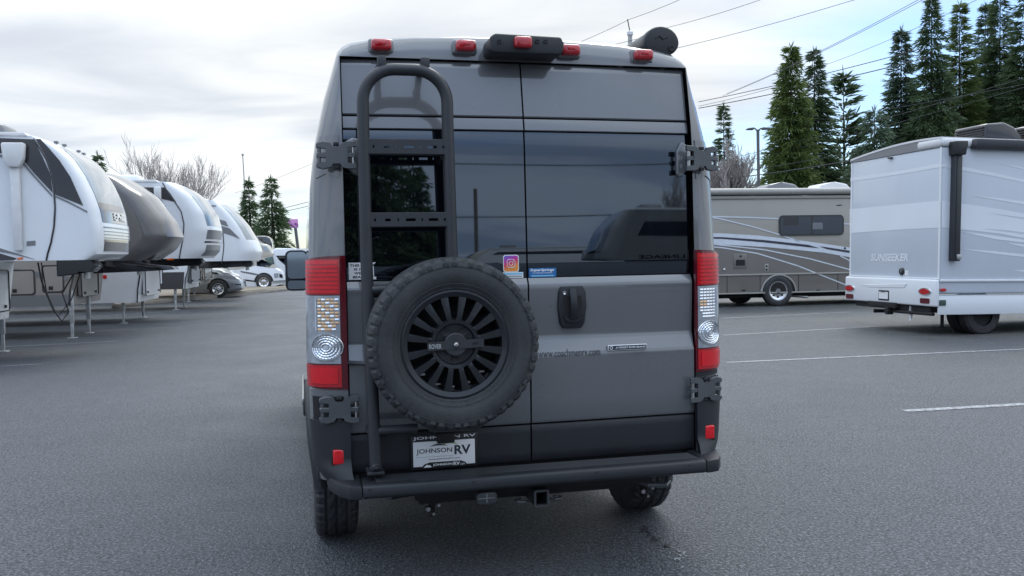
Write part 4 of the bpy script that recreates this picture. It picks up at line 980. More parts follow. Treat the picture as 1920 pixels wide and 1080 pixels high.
def rail(z, th, m): b = B(); b.box(-5.3, 4.45, -.03, 0, z-th, z+th, .008); return put('trim_rail', b, m, t)
railm = mat('beige_rail', (.34,.33,.30), .4)
zr = zm([(300,741)])[0][1]; rail(zr, .02, railm); zr2 = zm([(300,880)])[0][1]; rail(zr2, .018, railm)
for x in (172, 420, 708, 1003, -150):
    X_ = zm([(x,800)])[0][0]; b = B(); b.box(X_-.008, X_+.008, -.009, .0, zr2, zr); put('bay_seam', b, seal, t)
for x0_, x1_ in ((172,420),(420,708),(708,1003)):
    X_ = zm([((x0_+x1_)/2, 855)])[0]; 
    if x0_ != 420: b = B(); b.box(X_[0]-.05, X_[0]+.05, -.02, 0, X_[1]-.02, X_[1]+.01, .004); put('bay_latch', b, hose, t)
(x0_, z1_), (x1_, z0_) = zm([(560,296),(1045,443)])
b = B(); b.xz(rrect(x0_, x1_, z0_, z1_, .1), -.03, .0, .008, 1); wn_ = put('window_frame', b, rvblack, t)
xm = zm([(803,370)])[0][0]
for a0, a1 in ((x0_+.04, xm-.02), (xm+.02, x1_-.04)): b = B(); b.xz(rrect(a0, a1, z0_+.04, z1_-.04, .07), -.034, -.028); put('pane', b, glass, wn_)
(a0, c1), (a1, c0) = zm([(592,308),(705,370)]); b = B(); b.xz(rrect(a0, a1, c0, c1, .03), -.037, -.034); put('blind', b, rvblack, wn_)
(a0, c1), (a1, c0) = zm([(810,350),(885,398)]); b = B(); b.xz([(a0,c1),(a1,c1),(a1,c0),(a0,c0)], -.037, -.034); put('window_notice', b, mat('faint_notice', (.16,.17,.19), .5), wn_)
(a0, c1), (a1, c0) = zm([(219,584),(319,693)]); b = B(); b.box(a0, a1, -.02, 0, c0, c1, .005); v_ = put('appliance_vent', b, taupe_d, t)
(a0, c1), (a1, c0) = zm([(237,629),(305,671)]); b = B(); b.box(a0, a1, -.024, -.018, c0, c1); put('vent_grille', b, seal, v_)
b = B(); q = zm([(272,602)])[0]; b.lathe([(-.026,.0),(-.024,.03)], (q[0],0,q[1]), 'y', 10); put('vent_lock', b, seal, v_)
(a0, c1), (a1, c0) = zm([(454,660),(481,715)]); b = B(); b.box(a0, a1, -.02, 0, c0, c1, .005); o_ = put('outlet_box', b, railm, t)
for yy in (676, 702): q = zm([(467,yy)])[0]; b = B(); b.lathe([(-.024,.0),(-.022,.03)], (q[0],0,q[1]), 'y', 10); put('outlet', b, seal, o_)
(a0, c1), (a1, c0) = zm([(425,850),(446,865)]); b = B(); b.box(a0, a1, -.012, 0, c0, c1); put('bay_label', b, white, t)
q = zm([(1055,542)])[0]; b = B(); b.lathe([(-.02,.0),(-.018,.03)], (q[0],0,q[1]), 'y', 12); put('side_lamp', b, seal, t)
q = zm([(150,702)])[0]; b = B(); b.lathe([(-.03,.0),(-.02,.035)], (q[0],0,q[1]), 'y', 12); put('door_lock', b, chrome, t)
(a0, c1), (a1, c0) = zm([(990,214),(1042,224)]);
b = B(); b.xz([(a0,(c0+c1)/2),(a0+.1,c1),(a1-.05,c1-.01),(a1,c1-.01),(a1-.06,c0+.01),(a0+.06,c0)], -.010, -.006); put('maker_mark', b, rvblack, t)
za_, zb_ = zm([(300,97)])[0][1], zm([(300,172)])[0][1]
b = B(); b.tube([(-4.6,-.07,za_-.075),(4.4,-.07,za_-.075)], .085, 16); put('awning_roll', b, railm, t)
b = B(); b.box(-4.6,4.4,-.05,0,zb_,zb_+.075,.015); put('gutter', b, railm, t)
b = B(); b.box(-4.6,4.4,-.03,0,zb_+.08,zb_+.115); put('awning_shadow_gap', b, seal, t)
for xa, xb_ in ((545,845),(955,1240)):
    a0 = zm([(xa,95)])[0][0]; a1 = zm([(xb_,95)])[0][0]
    b = B(); b.xz([(a0-.1,2.98),(a0+.15,3.28),(a0+.5,3.34),(a1-.5,3.34),(a1-.2,3.28),(a1+.1,2.98)], .8, 1.6, .06, 3); put('roof_air_conditioner', b, rvgrey if xa < 900 else trimw, t)
b = B(); q = zm([(560,880)])[0]
b.xz([(q[0]+.47*cos(pi*i/16), .33+.47*sin(pi*i/16)) for i in range(17)], -.014, .02); put('wheel_arch_void', b, seal, t)
b = B(); b.tube([(q[0]+.48*cos(pi*i/16), -.015, .36+.47*sin(pi*i/16)) for i in range(17)], .022, 6); put('wheel_arch', b, railm, t)
wheel(t, (q[0]-.02, .075, .41), .41, holes=0); 
b = B()
for k in range(8):
    a = 2*pi*k/8; c_ = (q[0]-.02+.165*cos(a), 0, .41+.165*sin(a)); b.lathe([(.0,.0),(.0,.026)], (c_[0], -.012, c_[2]), 'y', 8)
put('rim_holes', b, seal, t)['kind'] = 'stuff'
wheel(t, (q[0]-.5, 1.4, .37), .37, holes=0)
b = B(); b.cyl((q[0]+.5,.3,.25),(q[0]+.85,.05,.22),.035,10); put('exhaust_pipe', b, steel, t)
b = B(); b.box(-5,4.2,.3,2.1,.22,.38); put('chassis', b, dark, t)

# ------------------------------------------------------------------ white class C motorhome on the right
P0 = Vector((7.19, 14.9, 0)); SM = M_at(P0, 13, 1.1)
zs_ = lambda L_, y=0: SP(SM, [(1570+x/2.634, 230+y_/2.634) for x, y_ in L_], y)
def zr_(L_, xv=0): return [(lambda q: (q.y, q.z))(onplane(SM, 1570+x/2.634, 230+y_/2.634, 0, xv)) for x, y_ in L_]
t = thing('motorhome', SM, 'white and pale blue motorhome with SUNSEEKER across its rear wall, on the right', 'motorhome')
gelb = mat('pale_blue_gelcoat', (.55,.59,.64), .38, 0, .4, .02, 1.0, dirt=((.42,.45,.5), 1.5, .15))
gelw = mat('white_gelcoat', (.74,.76,.78), .38, 0, .4, .02, 1.0)
b = B(); b.box(0, 7.2, 0, 2.52, .72, 3.2, .04, 3); put('body', b, gelb, t, angle=40)
b = B(); b.xy([(x, y) for x, y in [(0,-.012),(7.0,-.012),(7.0,2.53),(0,2.53)]], .50, .735); b2 = B()
b.bm.free(); b = B(); b.box(-.01, 7.0, -.014, .02, .37, .70, .006); put('skirt', b, gelw, t)
# rear bumper cap
b = B(); b.box(-.07, .0, -.02, 2.58, .50, .96, .03, 3); b.box(-.045,.0,.0,2.5,.955,.99,.008); bc = put('rear_cap', b, gelw, t)
b = B(); b.yz(zr_([(120,800),(345,795),(332,815),(160,812)], -.07), -.078, -.066, .004, 1); put('cap_step', b, gelw, bc)
for pts, m in (([(66,272),(200,255),(350,232),(500,202),(510,202),(510,220),(350,248),(200,272),(66,290)], rvwhite2), ([(62,428),(250,410),(510,386),(510,518),(250,532),(62,546)], rvwhite2)):
    b = B(); b.yz(zr_(pts), -.004, .002); put('rear_stripe', b, m, t)
for pts in ([(514,204),(640,222),(780,250),(940,286),(1300,380),(1300,400),(940,300),(780,266),(640,240),(514,218)], [(514,386),(640,404),(780,424),(940,452),(1300,520),(1300,660),(940,574),(800,548),(640,530),(514,518)],
            [(675,362),(800,374),(940,392),(1300,440),(1300,460),(940,408)], [(790,200),(940,226),(1300,290),(940,236)], [(620,540),(780,560),(940,582),(1300,630),(1300,660),(940,594),(780,576)],
            [(610,624),(780,636),(940,654),(1300,700),(1300,716),(940,666),(780,648)], [(830,594),(940,606),(1300,640),(940,618)], [(860,728),(940,730),(1300,738),(1300,756),(940,740)]):
    b = B(); b.xz(zs_(pts), -.004, .002); put('side_stripe', b, rvwhite2, t)
for pts in ([(750,446),(860,460),(940,470),(1300,520),(940,478)], [(720,522),(840,530),(940,545),(1300,600),(940,552)]):
    b = B(); b.xz(zs_(pts), -.007, -.003); put('side_streak', b, gelb, t)
zb1 = zs_([(505,780)])[0][1]
b = B(); b.box(0, 7.0, -.03, .0, zb1-.02, zb1+.02, .008); put('belt_rail', b, gelw, t)
b = B(); b.box(-.02, 7.0, -.02, -.004, .70, .708); put('skirt_seam', b, rvblue, t)
# rear lettering
yy = zr_([(165,665),(353,665)]); 
def rear_text(body, pts, m, name='lettering', bold=.04, shear=.2):
    (ya, zl), (yb, zh) = zr_(pts); yc0, yc1 = max(ya, yb), min(ya, yb)
    return text(body, -yc0, -yc1, zl, zh, -.006, m, t, name, bold, shear, face='-x')
ltx = mat('pale_lettering', (.74,.76,.8), .4); 
rear_text('SUNSEEKER', [(166,684),(353,646)], ltx); rear_text('BY FOREST RIVER', [(215,692),(305,684)], ltx, bold=.0)
q = zr_([(320,735)])[0]; b = B(); b.lathe([(-.03,.0),(-.03,.05),(-.02,.068),(0,.07)], (0,q[0],q[1]), 'x', 24); co = put('cable_inlet', b, rvblack, t)
b = B(); b.lathe([(-.033,.0),(-.033,.02)], (0,q[0],q[1]), 'x', 10); put('inlet_cap', b, rvgrey, co)
b = B(); b.yz(zr_([(334,730),(350,730),(350,754),(334,754)]), -.005, .0); put('inlet_label', b, white, t)
for cx_, cy_ in ((62,817),(433,834)):
    q = zr_([(cx_,cy_)], -.07)[0]; b = B(); b.yz([(q[0]+.17*cos(a)*.95, q[1]+.065*sin(a)) for a in [2*pi*i/24 for i in range(24)]], -.084, -.06, .005, 1); tl = put('tail_lamp', b, chrome, bc)
    b = B(); b.yz([(q[0]+.13*cos(a)*abs(cos(a))**.3, q[1]+.05*sin(a)) for a in [2*pi*i/24 for i in range(24)]], -.092, -.08, .003, 1); put('red_lens', b, redlens, tl)
for cx_, cy_ in ((62,857),(433,880)):
    q = zr_([(cx_,cy_)], -.07)[0]; b = B(); b.yz(rrect(q[0]-.115, q[0]+.115, q[1]-.045, q[1]+.045, .02), -.084, -.06, .004, 1); put('stop_lamp', b, reddark, bc)
(ya, za2), (yb, zb2) = zr_([(205,826),(255,880)], -.07)
b = B(); b.box(-.078, -.066, yb, ya, zb2, za2, .004); np_ = put('number_plate', b, hose, bc)
b = B(); b.box(-.082, -.077, yb+.02, ya-.02, zb2+.03, za2-.03); put('plate_sheet', b, white, np_)
b = B(); b.yz([(yb+.08,zb2+.13),(yb+.15,zb2+.17),(yb+.24,zb2+.14),(yb+.16,zb2+.155)], -.085, -.081); put('plate_emblem', b, navy, np_)
q = zs_([(519,826)])[0]; b = B(); b.xz([(q[0]+.06*cos(a), q[1]+.028*sin(a)) for a in [2*pi*i/16 for i in range(16)]], -.03, 0, .004, 1); put('side_marker', b, redlens, t)
(a0, c1), (a1, c0) = zs_([(500,876),(531,903)]); b = B(); b.box(a0, a1, -.03, -.01, c0, c1, .004); put('outlet_cover', b, mat('dark_green_plastic', (.04,.07,.06), .5), t)
# roof: crowned rear fascia, membrane corner, conditioners
top = []
zc0, zc1_ = 3.17, 3.20
arch = [(2.52 - 2.52*i/12, 3.19 + .16*sin(pi*min(1, (i/12)*.62+.05)) ) for i in range(13)]
b = B(); b.yz([(2.52,3.185)] + arch + [(0,3.195)], -.01, .5, .0); put('roof_fascia', b, rvgrey, t)
b = B(); b.prism([(2.54,3.185)] + [(y, z+.0) for y, z in arch] + [(-.02,3.26)] + [(y, z+.035) for y, z in arch[::-1]] + [(2.54,3.22)], lambda a, c, d: (d, a, c), -.02, 7.0); put('roof_membrane', b, trimw, t)
b = B(); b.box(-.03, .75, -.03, .62, 3.19, 3.36, .07, 4); put('roof_corner_cap', b, trimw, t)
for x0_ in (1.28, 2.2):
    b = B(); b.xz([(x0_,3.3),(x0_+.02,3.70),(x0_+.4,3.74),(x0_+.62,3.66),(x0_+.78,3.50),(x0_+.78,3.3)], .5, 1.3, .04, 3); ac = put('roof_air_conditioner', b, rvblack, t)
    for i in range(6): b = B(); b.box(x0_-.012, x0_+.01, .55, 1.25, 3.40+i*.046, 3.42+i*.046); put('louvre', b, hose, ac)
b = B(); b.xz([(.55,3.22),(.57,3.34),(7,3.34),(7,3.19),(.55,3.17)], -.13, -.0, .03, 2); put('awning_case', b, powder, t)
b = B(); b.xz(zs_([(578,90),(640,90),(634,120),(628,160),(580,158)], -.15), -.20, .0, .02, 2); ah = put('awning_head', b, bumperp, t)
(a0, c1), (a1, c0) = zs_([(574,150),(605,684)], -.1)
b = B(); b.xz([(zs_([(582,155)],-.1)[0]), (zs_([(616,155)],-.1)[0]), (zs_([(603,684)],-.1)[0]), (zs_([(568,684)],-.1)[0])], -.12, -.0, .012, 2); aa = put('awning_arm', b, powder, t)
b = B(); b.xz([(zs_([(590,170)],-.12)[0]), (zs_([(594,170)],-.12)[0]), (zs_([(584,650)],-.12)[0]), (zs_([(580,650)],-.12)[0])], -.125, -.118); put('arm_groove', b, seal, aa)
q = zs_([(592,665)],-.1)[0]; b = B(); b.box(q[0]-.04, q[0]+.04, -.15, -.1, q[1]-.04, q[1]+.05, .01); put('arm_latch', b, steel, aa)
b = B(); b.yz(zr_([(256,170),(276,170),(272,180),(260,180)]), -.05, .0, .004, 1); put('rear_camera', b, rvblack, t)
for px in (70, 505):
    pass
b = B(); b.box(-.008, .0, -.005, .035, .95, 3.19); b.box(-.008,.0,2.485,2.53,.95,3.17); put('corner_trim', b, gelw, t)
# running gear
for x in (.95, 3.6):
    for y_ in ((.18, .46) if x < 3 else (.15,)):
        c = Vector((x, y_, .36)); b = B(); b.lathe([(-.1,.2),(-.11,.25),(-.11,.32),(-.08,.36),(.08,.36),(.11,.32),(.11,.2)], c, 'y', 32); wh = put('wheel', b, rubber_old, t)
        b = B(); b.lathe([(-.04,.0),(-.03,.1),(-.06,.2)], c, 'y', 20); put('rim', b, dark, wh)
b = B(); b.box(.0,6.5,.2,2.3,.40,.55).cyl((-.02,1.4,.36),(-.02,.1,.37),.03,10).cyl((-.0,1.75,.33),(2.5,.9,.35),.035,10); put('chassis', b, dark, t)
b = B(); b.box(-.1,.5,1.0,1.8,.42,.52,.01).box(-.12,.0,1.18,1.26,.30,.44,.006); put('hitch', b, dark, t)
b = B(); b.xz([(.0,.48),(.05,.48),(.03,.28),(.0,.22)], .70, .75); put('mud_bracket', b, trimw, t)
q = zs_([(518,950)], .4)[0]; b = B(); b.cyl((q[0],.4,.1),(q[0],.4,.5),.03,10).box(q[0]-.12,q[0]+.12,.3,.5,.09,.12,.008); put('levelling_jack', b, dark, t)

# ================================================================== trees
def foliage(name, c1, c2, sc=.8):
    m = bpy.data.materials.new(name); m.use_nodes = True; t = m.node_tree; n = t.nodes; l = t.links; p = n['Principled BSDF']
    tcn = n.new('ShaderNodeTexCoord'); q = n.new('ShaderNodeTexNoise'); q.inputs['Scale'].default_value = sc; q.inputs['Detail'].default_value = 5; l.new(tcn.outputs['Object'], q.inputs[0])
    q2 = n.new('ShaderNodeTexNoise'); q2.inputs['Scale'].default_value = 9; l.new(tcn.outputs['Object'], q2.inputs[0])
    a = n.new('ShaderNodeMath'); a.operation = 'ADD'; l.new(q.outputs[0], a.inputs[0]); l.new(q2.outputs[0], a.inputs[1])
    r = n.new('ShaderNodeMapRange'); l.new(a.outputs[0], r.inputs[0]); r.inputs[1].default_value = .75; r.inputs[2].default_value = 1.25
    mx = n.new('ShaderNodeMix'); mx.data_type = 'RGBA'; l.new(r.outputs[0], mx.inputs[0]); mx.inputs[6].default_value = (*c1, 1); mx.inputs[7].default_value = (*c2, 1)
    l.new(mx.outputs[2], p.inputs['Base Color']); p.inputs['Roughness'].default_value = .6
    p.inputs['Specular IOR Level'].default_value = .25
    tr = n.new('ShaderNodeBsdfTranslucent'); l.new(mx.outputs[2], tr.inputs[0]); ms = n.new('ShaderNodeMixShader'); ms.inputs[0].default_value = .4
    l.new(p.outputs[0], ms.inputs[1]); l.new(tr.outputs[0], ms.inputs[2]); l.new(ms.outputs[0], n['Material Output'].inputs[0])
    return m
FD = foliage('dark_needles', (.048,.080,.042), (.13,.19,.085)); FG = foliage('green_needles', (.065,.100,.034), (.18,.24,.07)); FB = foliage('bluish_needles', (.052,.084,.056), (.13,.19,.11))
bark = mat('bark', (.07,.055,.045), .9, var=.3, scale=8, bump=.5, bscale=20); twig = mat('bare_twig', (.34,.31,.29), .85, var=.2)
def conifer(loc, H_, R_, label, m, seed, full=1.0, gap=0.0, droop=.25, group='conifers beyond the lot', base=.08, layers=None, dens=1.0, sz=.27, sharp=.9):
    rnd = random.Random(seed)
    t = thing('conifer', Matrix.Translation(loc), label, 'tree', group)
    b = B(); b.tube([(0,0,0),(.05,0,H_*.4),(0,.04,H_*.8),(0,0,H_)], [R_*.07+.05,R_*.05+.04,.04,.012], 8); put('trunk', b, bark, t)
    me_v, me_f = [], []
    def leaf(p, d, w_, l_):
        side_ = d.cross(Vector((rnd.uniform(-1,1), rnd.uniform(-1,1), rnd.uniform(.2,1)))).normalized()*w_*.5
        i = len(me_v); me_v.extend([p-side_*.5, p+side_*.5, p+d*l_*.6+side_, p+d*l_, p+d*l_*.5-side_]); me_f.append((i, i+1, i+2, i+3, i+4))
    nl = layers or int(H_*4.2)
    for i in range(nl):
        h = base + (1-base)*(i+rnd.random()*.6)/nl
        if h > .995: continue
        prof = (1-h)**sharp * (.55+.45*min(1, (h-base)/.12+.3)) 
        nb = max(3, int((6 if h < .8 else 4)*dens))
        for k in range(nb):
            if rnd.random() < gap: continue
            Lb = R_*prof*rnd.uniform(.55, 1.18)*full + .06
            a = rnd.uniform(0, 2*pi); out = Vector((cos(a), sin(a), 0)); z0 = h*H_
            lift = .35 if h > .8 else .1
            ns = max(3, int(Lb/ (sz*.5)))
            for s_ in range(ns+1):
                f = (s_+.4)/(ns+.4); z = z0 + Lb*(lift*f - droop*f*f*1.4)
                p = Vector((0,0,z)) + out*Lb*f
                cnt = 5 if f > .25 else 3
                for _ in range(cnt):
                    lat = Vector((-out.y, out.x, 0))*rnd.uniform(-1, 1)*(.28+.25*Lb*(1-f))
                    d = (out*rnd.uniform(.2, 1) + lat*.9 + Vector((0,0,rnd.uniform(-.75,.15)*droop*3.3+.04))).normalized()
                    leaf(p + lat*.6 + Vector((0,0,rnd.uniform(-.12,.06))), d, sz*rnd.uniform(.14,.34), sz*rnd.uniform(.7,1.9))
    for _ in range(10): leaf(Vector((0,0,H_-.5+rnd.random()*.4)), Vector((rnd.uniform(-.4,.4), rnd.uniform(-.4,.4), 1)).normalized(), .05, .5)
    me = bpy.data.meshes.new('crown'); me.from_pydata([tuple(v) for v in me_v], [], me_f); me.materials.append(m)
    o = bpy.data.objects.new('crown', me); COL.objects.link(o); o.parent = t
    return t
def tree_at(px, ytop, hw, depth, *a, **k):
    P_ = at(px, ytop, depth); conifer(Vector((P_.x, P_.y, 0)), P_.z, hw*depth/CF, *a, **k)
tree_at(1357, 196, 36, 62, 'lone dark conifer behind the bare grey tree, just right of the van', FD, 1, full=1.0, droop=.1)
tree_at(1483, 84, 80, 52, 'broad yellow-green cedar right of the lot light', FG, 2, dens=2.0, droop=.3, sharp=.72)
tree_at(1527, 92, 72, 56, 'dark green cedar with two leaders, behind the yellow-green cedar', FD, 3, dens=1.7, droop=.16, sharp=.75)
tree_at(1582, 140, 48, 60, 'sparse clumpy pine between the cedar and the spruce row', FD, 4, gap=.35, droop=-.1, sz=.5, sharp=.5)
tree_at(1690, 54, 70, 56, 'first tall spruce of the row above the white motorhome', FB, 5, dens=1.7, droop=.16, sharp=.8)
tree_at(1747, -4, 84, 54, 'darkest tall spruce with heavy drooping branches', FD, 6, dens=1.5, gap=.08, droop=.26, sharp=.8)
tree_at(1800, 6, 72, 57, 'light green slender spruce between two darker ones', FG, 7, dens=1.5, gap=.10, droop=.10, sharp=.8)
tree_at(1848, 6, 70, 60, 'thin spruce third from the right in the row', FB, 8, dens=1.5, gap=.14, droop=.12, sharp=.75)
tree_at(1876, -22, 78, 58, 'tall spruce second from the right whose tip leaves the frame', FD, 9, dens=1.5, gap=.12, droop=.12, sharp=.75)
tree_at(1922, -20, 80, 55, 'spruce cut by the right edge of the frame', FD, 10, dens=1.6, gap=.05, droop=.16, sharp=.75)
tree_at(1640, 205, 90, 50, 'low young conifer left of the spruce row', FB, 11, dens=1.4, sharp=.6)
tree_at(466, 338, 48, 58, 'left one of two dark spruces behind the trailer row', FD, 12, dens=1.5, sz=.22, sharp=1.0, group='two spruces behind the trailer row')
tree_at(508, 334, 62, 54, 'right one of two dark spruces, next to the purple sign', FD, 13, dens=1.6, sz=.22, sharp=.95, group='two spruces behind the trailer row')
tree_at(183, 290, 44, 60, 'conifer tip showing above the brown-capped trailer', FD, 14, group='two spruces behind the trailer row')

def bare_tree(loc, H_, spread, label, seed, m, n0=7, thin=.012, name='bare_tree', up=.5, group=None, dens=1.0):
    rnd = random.Random(seed); t = thing(name, Matrix.Translation(loc), label, 'tree', group)
    tr = B(); tr.tube([(0,0,0),(.05,0,H_*.15),(0,.03,H_*.32)], [.22,.17,.13], 8); put('trunk', tr, m, t)
    b = B()
    def grow(p, d, L_, r, lev):
        pts = [p]; q = p.copy(); dd = d.copy()
        for i in range(4):
            dd = (dd + Vector((rnd.uniform(-.22,.22), rnd.uniform(-.22,.22), rnd.uniform(-.08,.2)))).normalized(); q = q + dd*L_/4; pts.append(q.copy())
        b.tube(pts, [r, r*.85, r*.7, r*.55, r*.4], 4 if lev else 6, False)
        if lev >= 4: return
        for i in range(2, 5):
            for _ in range(1 if lev in (1,3) else 2):
                if dens < rnd.random(): continue
                nd = (dd + Vector((rnd.uniform(-.9,.9)*spread, rnd.uniform(-.9,.9)*spread, rnd.uniform(-.1,.7)))).normalized()
                grow(pts[i], nd, L_*rnd.uniform(.5,.75), max(thin, r*.45), lev+1)
    for k in range(n0):
        a = 2*pi*k/n0 + rnd.random(); grow(Vector((0,0,H_*rnd.uniform(.12,.30))), Vector((cos(a)*spread, sin(a)*spread, 1+up*rnd.random())).normalized(), H_*.30, .07, 0)
    put('crown', b, m, t, normals=False); return t
q = at(325, 258, 46); bare_tree(Vector((q.x, q.y, 0)), q.z*1.05, .62, 'bare leafless tree spreading behind the trailer row on the left', 3, twig, 9, thin=.008, up=1.2, dens=.9)
q = at(1362, 268, 50); bare_tree(Vector((q.x+.2, q.y, 0)), q.z, .5, 'bare grey bushy tree in front of the lone conifer', 5, twig, 9, thin=.02)

# ================================================================== poles, sign, wires
polem = mat('pole_metal', (.12,.12,.12), .5, .3); wood = mat('pole_wood', (.16,.13,.10), .85, var=.25, scale=5)
q = at(1421, 243, 42); t = thing('lot_light', Matrix.Translation((q.x, q.y, 0)), 'grey parking-lot light pole with two flat heads right of the van', 'street lamp')
b = B(); b.tube([(.06,0,0),(0,0,q.z)], .07, 10); put('pole', b, polem, t)
for s_ in (-1, 1):
    b = B(); b.tube([(0,0,q.z-.12),(s_*.12,0,q.z+.05),(s_*.3,0,q.z+.06)], .035, 8); ar = put('lamp_arm', b, polem, t)
    b = B(); b.xz([(s_*.2,q.z+.1),(s_*.52,q.z+.06),(s_*.56,q.z-.0),(s_*.2,q.z-.01)], -.18, .18, .03, 2); put('lamp_head', b, polem, ar)
q = at(1442, 308, 60); t = thing('utility_pole', Matrix.Translation((q.x, q.y, 0)), 'short dark utility pole beside the lot light', 'utility pole', 'utility poles')
b = B(); b.tube([(0,0,0),(0,0,q.z)], .12, 8); put('pole', b, wood, t); b = B(); b.box(-.5,.5,-.05,.05,q.z-1.0,q.z-.85); put('crossarm', b, wood, t)
q = at(1181, 36, 45); q2 = at(1181, 60, 45); t = thing('utility_pole', Matrix.Translation((q.x, q.y, 0)), 'pale utility pole rising above the van roof by the awning', 'utility pole', 'utility poles')
b = B(); b.tube([(0,0,0),(0,0,q2.z)], .11, 10); put('pole', b, mat('pale_pole', (.4,.4,.38), .7), t); b = B(); b.tube([(0,0,q2.z),(-.12,0,q.z)], .03, 6); put('mast', b, polem, t)
b = B(); b.lathe([(-.2,.1),(-.15,.16),(0,.16),(.05,.1)], (0,0,q2.z), 'z', 12); put('insulator', b, trimw, t)
q = at(455, 290, 70); t = thing('flagpole', Matrix.Translation((q.x, q.y, 0)), 'thin bare pole above the left spruce', 'pole')
b = B(); b.tube([(.3,0,0),(0,0,q.z)], [.07,.04], 8); put('pole', b, mat('pale_pole', (.4,.4,.38), .7), t); b = B(); b.lathe([(-.1,.0),(-.06,.1),(.06,.1),(.1,.0)], (0,0,q.z), 'z', 10); put('finial', b, mat('pale_pole', (.4,.4,.38)), t)
def sign_mat():
    m = bpy.data.materials.new('purple_sign_print'); m.use_nodes = True; t = m.node_tree; n = t.nodes; l = t.links; p = n['Principled BSDF']
    tcn = n.new('ShaderNodeTexCoord'); q = n.new('ShaderNodeTexVoronoi'); q.inputs['Scale'].default_value = 3.2; l.new(tcn.outputs['Object'], q.inputs[0])
    r = n.new('ShaderNodeValToRGB'); l.new(q.outputs['Distance'], r.inputs[0]); e = r.color_ramp.elements; e[0].position = .2; e[0].color = (.22,.04,.25,1); e[1].position = .5; e[1].color = (.72,.32,.62,1)
    l.new(r.outputs[0], p.inputs['Base Color']); p.inputs['Roughness'].default_value = .5; return m
qa, qb, qc = at(531, 411, 75), at(559, 427, 75), at(556, 427, 75)
t = thing('billboard', Matrix.Translation((qa.x, qa.y, 0)), 'purple and pink roadside sign on a black post, left of the van', 'sign')
b = B(); b.box(0, qb.x-qa.x, -.1, .1, qb.z, qa.z, .02); put('sign_panel', b, sign_mat(), t)
b = B(); b.tube([(qc.x-qa.x+.3,0,0),(qc.x-qa.x-.1,0,qb.z)], .13, 8); put('post', b, polem, t)
wire = mat('power_cable', (.05,.05,.055), .6)
WL = [((1090,78),(1181,36),45,45,.010),((1181,36),(1300,-12),45,40,.010),((1250,52),(1470,-16),45,36,.010),((1270,90),(1640,-12),46,38,.011),((1355,180),(1800,-38),60,34,.011),((1362,176),(1790,-38),60,34,.011),
      ((1310,191),(1740,88),60,48,.020),((1310,203),(1740,108),60,48,.024),((1310,199),(1500,150),60,52,.012),((1535,126),(1900,-34),56,34,.010),((1430,240),(1960,150),55,42,.011),((1340,304),(1960,134),56,40,.011),
      ((1340,315),(1960,152),55,41,.010),((1335,338),(1590,302),50,44,.022),((1335,328),(1600,285),52,44,.010),((500,397),(600,372),70,66,.018),((500,402),(600,381),70,66,.018),((440,362),(600,300),70,60,.009),((1150,84),(1240,60),45,43,.010)]
WN = ['thin wire rising from the van roof to the pale utility pole', 'thin wire running from the pale utility pole up to the top edge', 'wire leaving behind the awning, uppermost on the right of the van',
      'long wire from the awning end up across the white cloud', 'upper of two close wires crossing above the yellow-green cedar', 'lower of two close wires crossing above the yellow-green cedar',
      'upper heavy cable behind the cedars towards the spruce row', 'lower heavy cable behind the cedars towards the spruce row', 'short thin wire between the two heavy cables', 'wire climbing steeply over the clumpy pine to the top right',
      'thin wire in front of the cedars, ending over the right motorhome', 'wire crossing the lone conifer and the spruce trunks', 'pale wire just below the one crossing the lone conifer', 'thick low cable passing behind the lot light',
      'thin low wire just above the thick low cable', 'upper faint wire beside the purple sign', 'lower faint wire beside the purple sign', 'faint wire sloping over the two left spruces', 'short wire dropping from the pole to the awning']
for k, (pa, pb, da, db, r) in enumerate(WL):
    A_, C_ = at(*pa, da), at(*pb, db); n_ = 16; P_ = []
    for i in range(n_+1):
        f = i/n_; p = A_.lerp(C_, f); p.z -= .10*4*f*(1-f)*(C_-A_).length/12; P_.append(p)
    b = B(); b.tube(P_, r*1.15, 5)
    put('overhead_wire', b, wire, label=WN[k], cat='wire', group='overhead wires across the sky')

# ================================================================== what stands behind the camera and shows in the van's glass
tan_cap = mat('tan_cap_gelcoat', (.20,.20,.20), .3, 0, .8)
R1 = dict(zt=3.75, zb=1.55, zbase=.55, w=2.4, xb=.1, len=9, xs=[(1.5,.9),(2.0,1.3),(2.8,1.2),(3.75,.6)], xn=[(1.5,1.6),(1.9,2.1),(2.6,2.0),(3.3,1.6),(3.75,1.0)], e=(.5,.65), capmat=tan_cap, bodymat=tan_cap, hatch=(.3,1.9), hatchmat=tan_cap,
    patch=[('side_window', rvblack, [(-8,3.5),(.2,3.45),(.5,3.1),(-8,3.05)]), ('lower_band', rvblack, [(-8,.55),(.1,.55),(.2,1.5),(-8,1.35)])], cap_patch=[(.25,.75,2.4,3.5,capglassd,'cap_windshield')], ac=[(0,.9,.25)])
tR = fifth_wheel(Matrix.Translation((12.2,-9.8,0)) @ Matrix.Rotation(radians(196),4,'Z'), 'tan fifth-wheel trailer lettered LINEAGE, mirrored in the right rear window', R1, group='trailers mirrored in the rear windows')
text('LINEAGE', -1.3, .5, 1.9, 2.2, -.015, rvblack, tR, bold=.02)
R2 = dict(R1); R2['capmat'] = cream; R2['bodymat'] = rvwhite; R2['patch'] = R1['patch'][:1]
fifth_wheel(Matrix.Translation((13.2,-24,0)) @ Matrix.Rotation(radians(200),4,'Z'), 'cream-nosed trailer mirrored low beside the centre seam of the rear doors', R2, group='trailers mirrored in the rear windows')
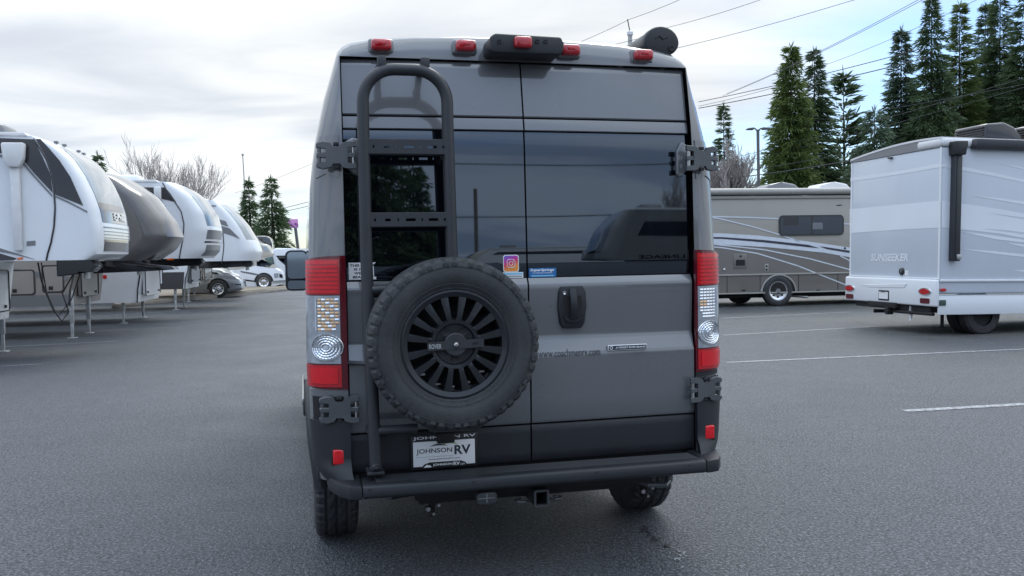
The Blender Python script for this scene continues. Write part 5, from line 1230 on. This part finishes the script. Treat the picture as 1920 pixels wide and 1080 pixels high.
for i, (x, y, h, r, lb) in enumerate([(5.8,-26,12.5,4.6,'big cedar mirrored behind the ladder in the left rear window'),(9.2,-27,7.6,3.0,'shorter cedar mirrored right of the ladder'),(2.6,-25,9.0,3.2,'cedar mirrored at the left edge of the rear window'),(14.2,-38,6.2,2.0,'small cedar mirrored near the door seam')]):
    conifer(Vector((x,y,0)), h, r, lb, FD, 40+i, dens=1.8, group='cedars mirrored in the rear windows', sharp=.6)
bare_tree(Vector((24,-21,0)), 7.4, .6, 'bare tree mirrored above the LINEAGE trailer', 21, twig, 6, group=None)
t = thing('utility_pole', Matrix.Translation((15.6,-33,0)), 'utility pole mirrored beside the centre seam', 'utility pole', 'utility poles')
b = B(); b.tube([(0,0,0),(0,0,7.6)], .14, 8); put('pole', b, wood, t)

for k, (za1, za2, lb) in enumerate(((8.6, 9.6, 'wire mirrored high in the right rear window'), (6.2, 7.0, 'wire mirrored low above the trailers'))):
    P_ = [(-8+46*i/20, -30+.1*i, za1+(za2-za1)*i/20-.9*sin(pi*i/20)) for i in range(21)]
    b = B(); b.tube(P_, .03, 5); put('overhead_wire', b, wire, label=lb, cat='wire', group='overhead wires across the sky')

# small marker lamps and grab details on the nearest trailer's cap brow
for k in range(4):
    a_ = .30 + .13*k; th = pi*a_; z_ = 3.30; x0_ = lerp(A['xs'], z_); x1_ = lerp(A['xn'], z_); e1, e2 = A['e']
    y_ = 1.1 - 1.1*(1 if cos(th) > 0 else -1)*abs(cos(th))**e1; x_ = x0_ + (x1_-x0_)*abs(sin(th))**e2
    b = B(); b.box(x_-.03, x_+.03, y_-.04, y_+.04, z_, z_+.04, .012); put('brow_lamp', b, rvgrey, tA)
# further low conifers that close the row behind the white motorhome
tree_at(1722, 170, 110, 63, 'low broad conifer filling between the first two tall spruces', FD, 31, dens=1.8, sharp=.6, droop=.18)
tree_at(1828, 150, 110, 64, 'low broad conifer behind the slender green spruce', FG, 32, dens=1.7, sharp=.6, droop=.18)
tree_at(1900, 130, 110, 65, 'dark low conifer behind the right roof air conditioner', FD, 33, dens=1.8, sharp=.6, droop=.18)
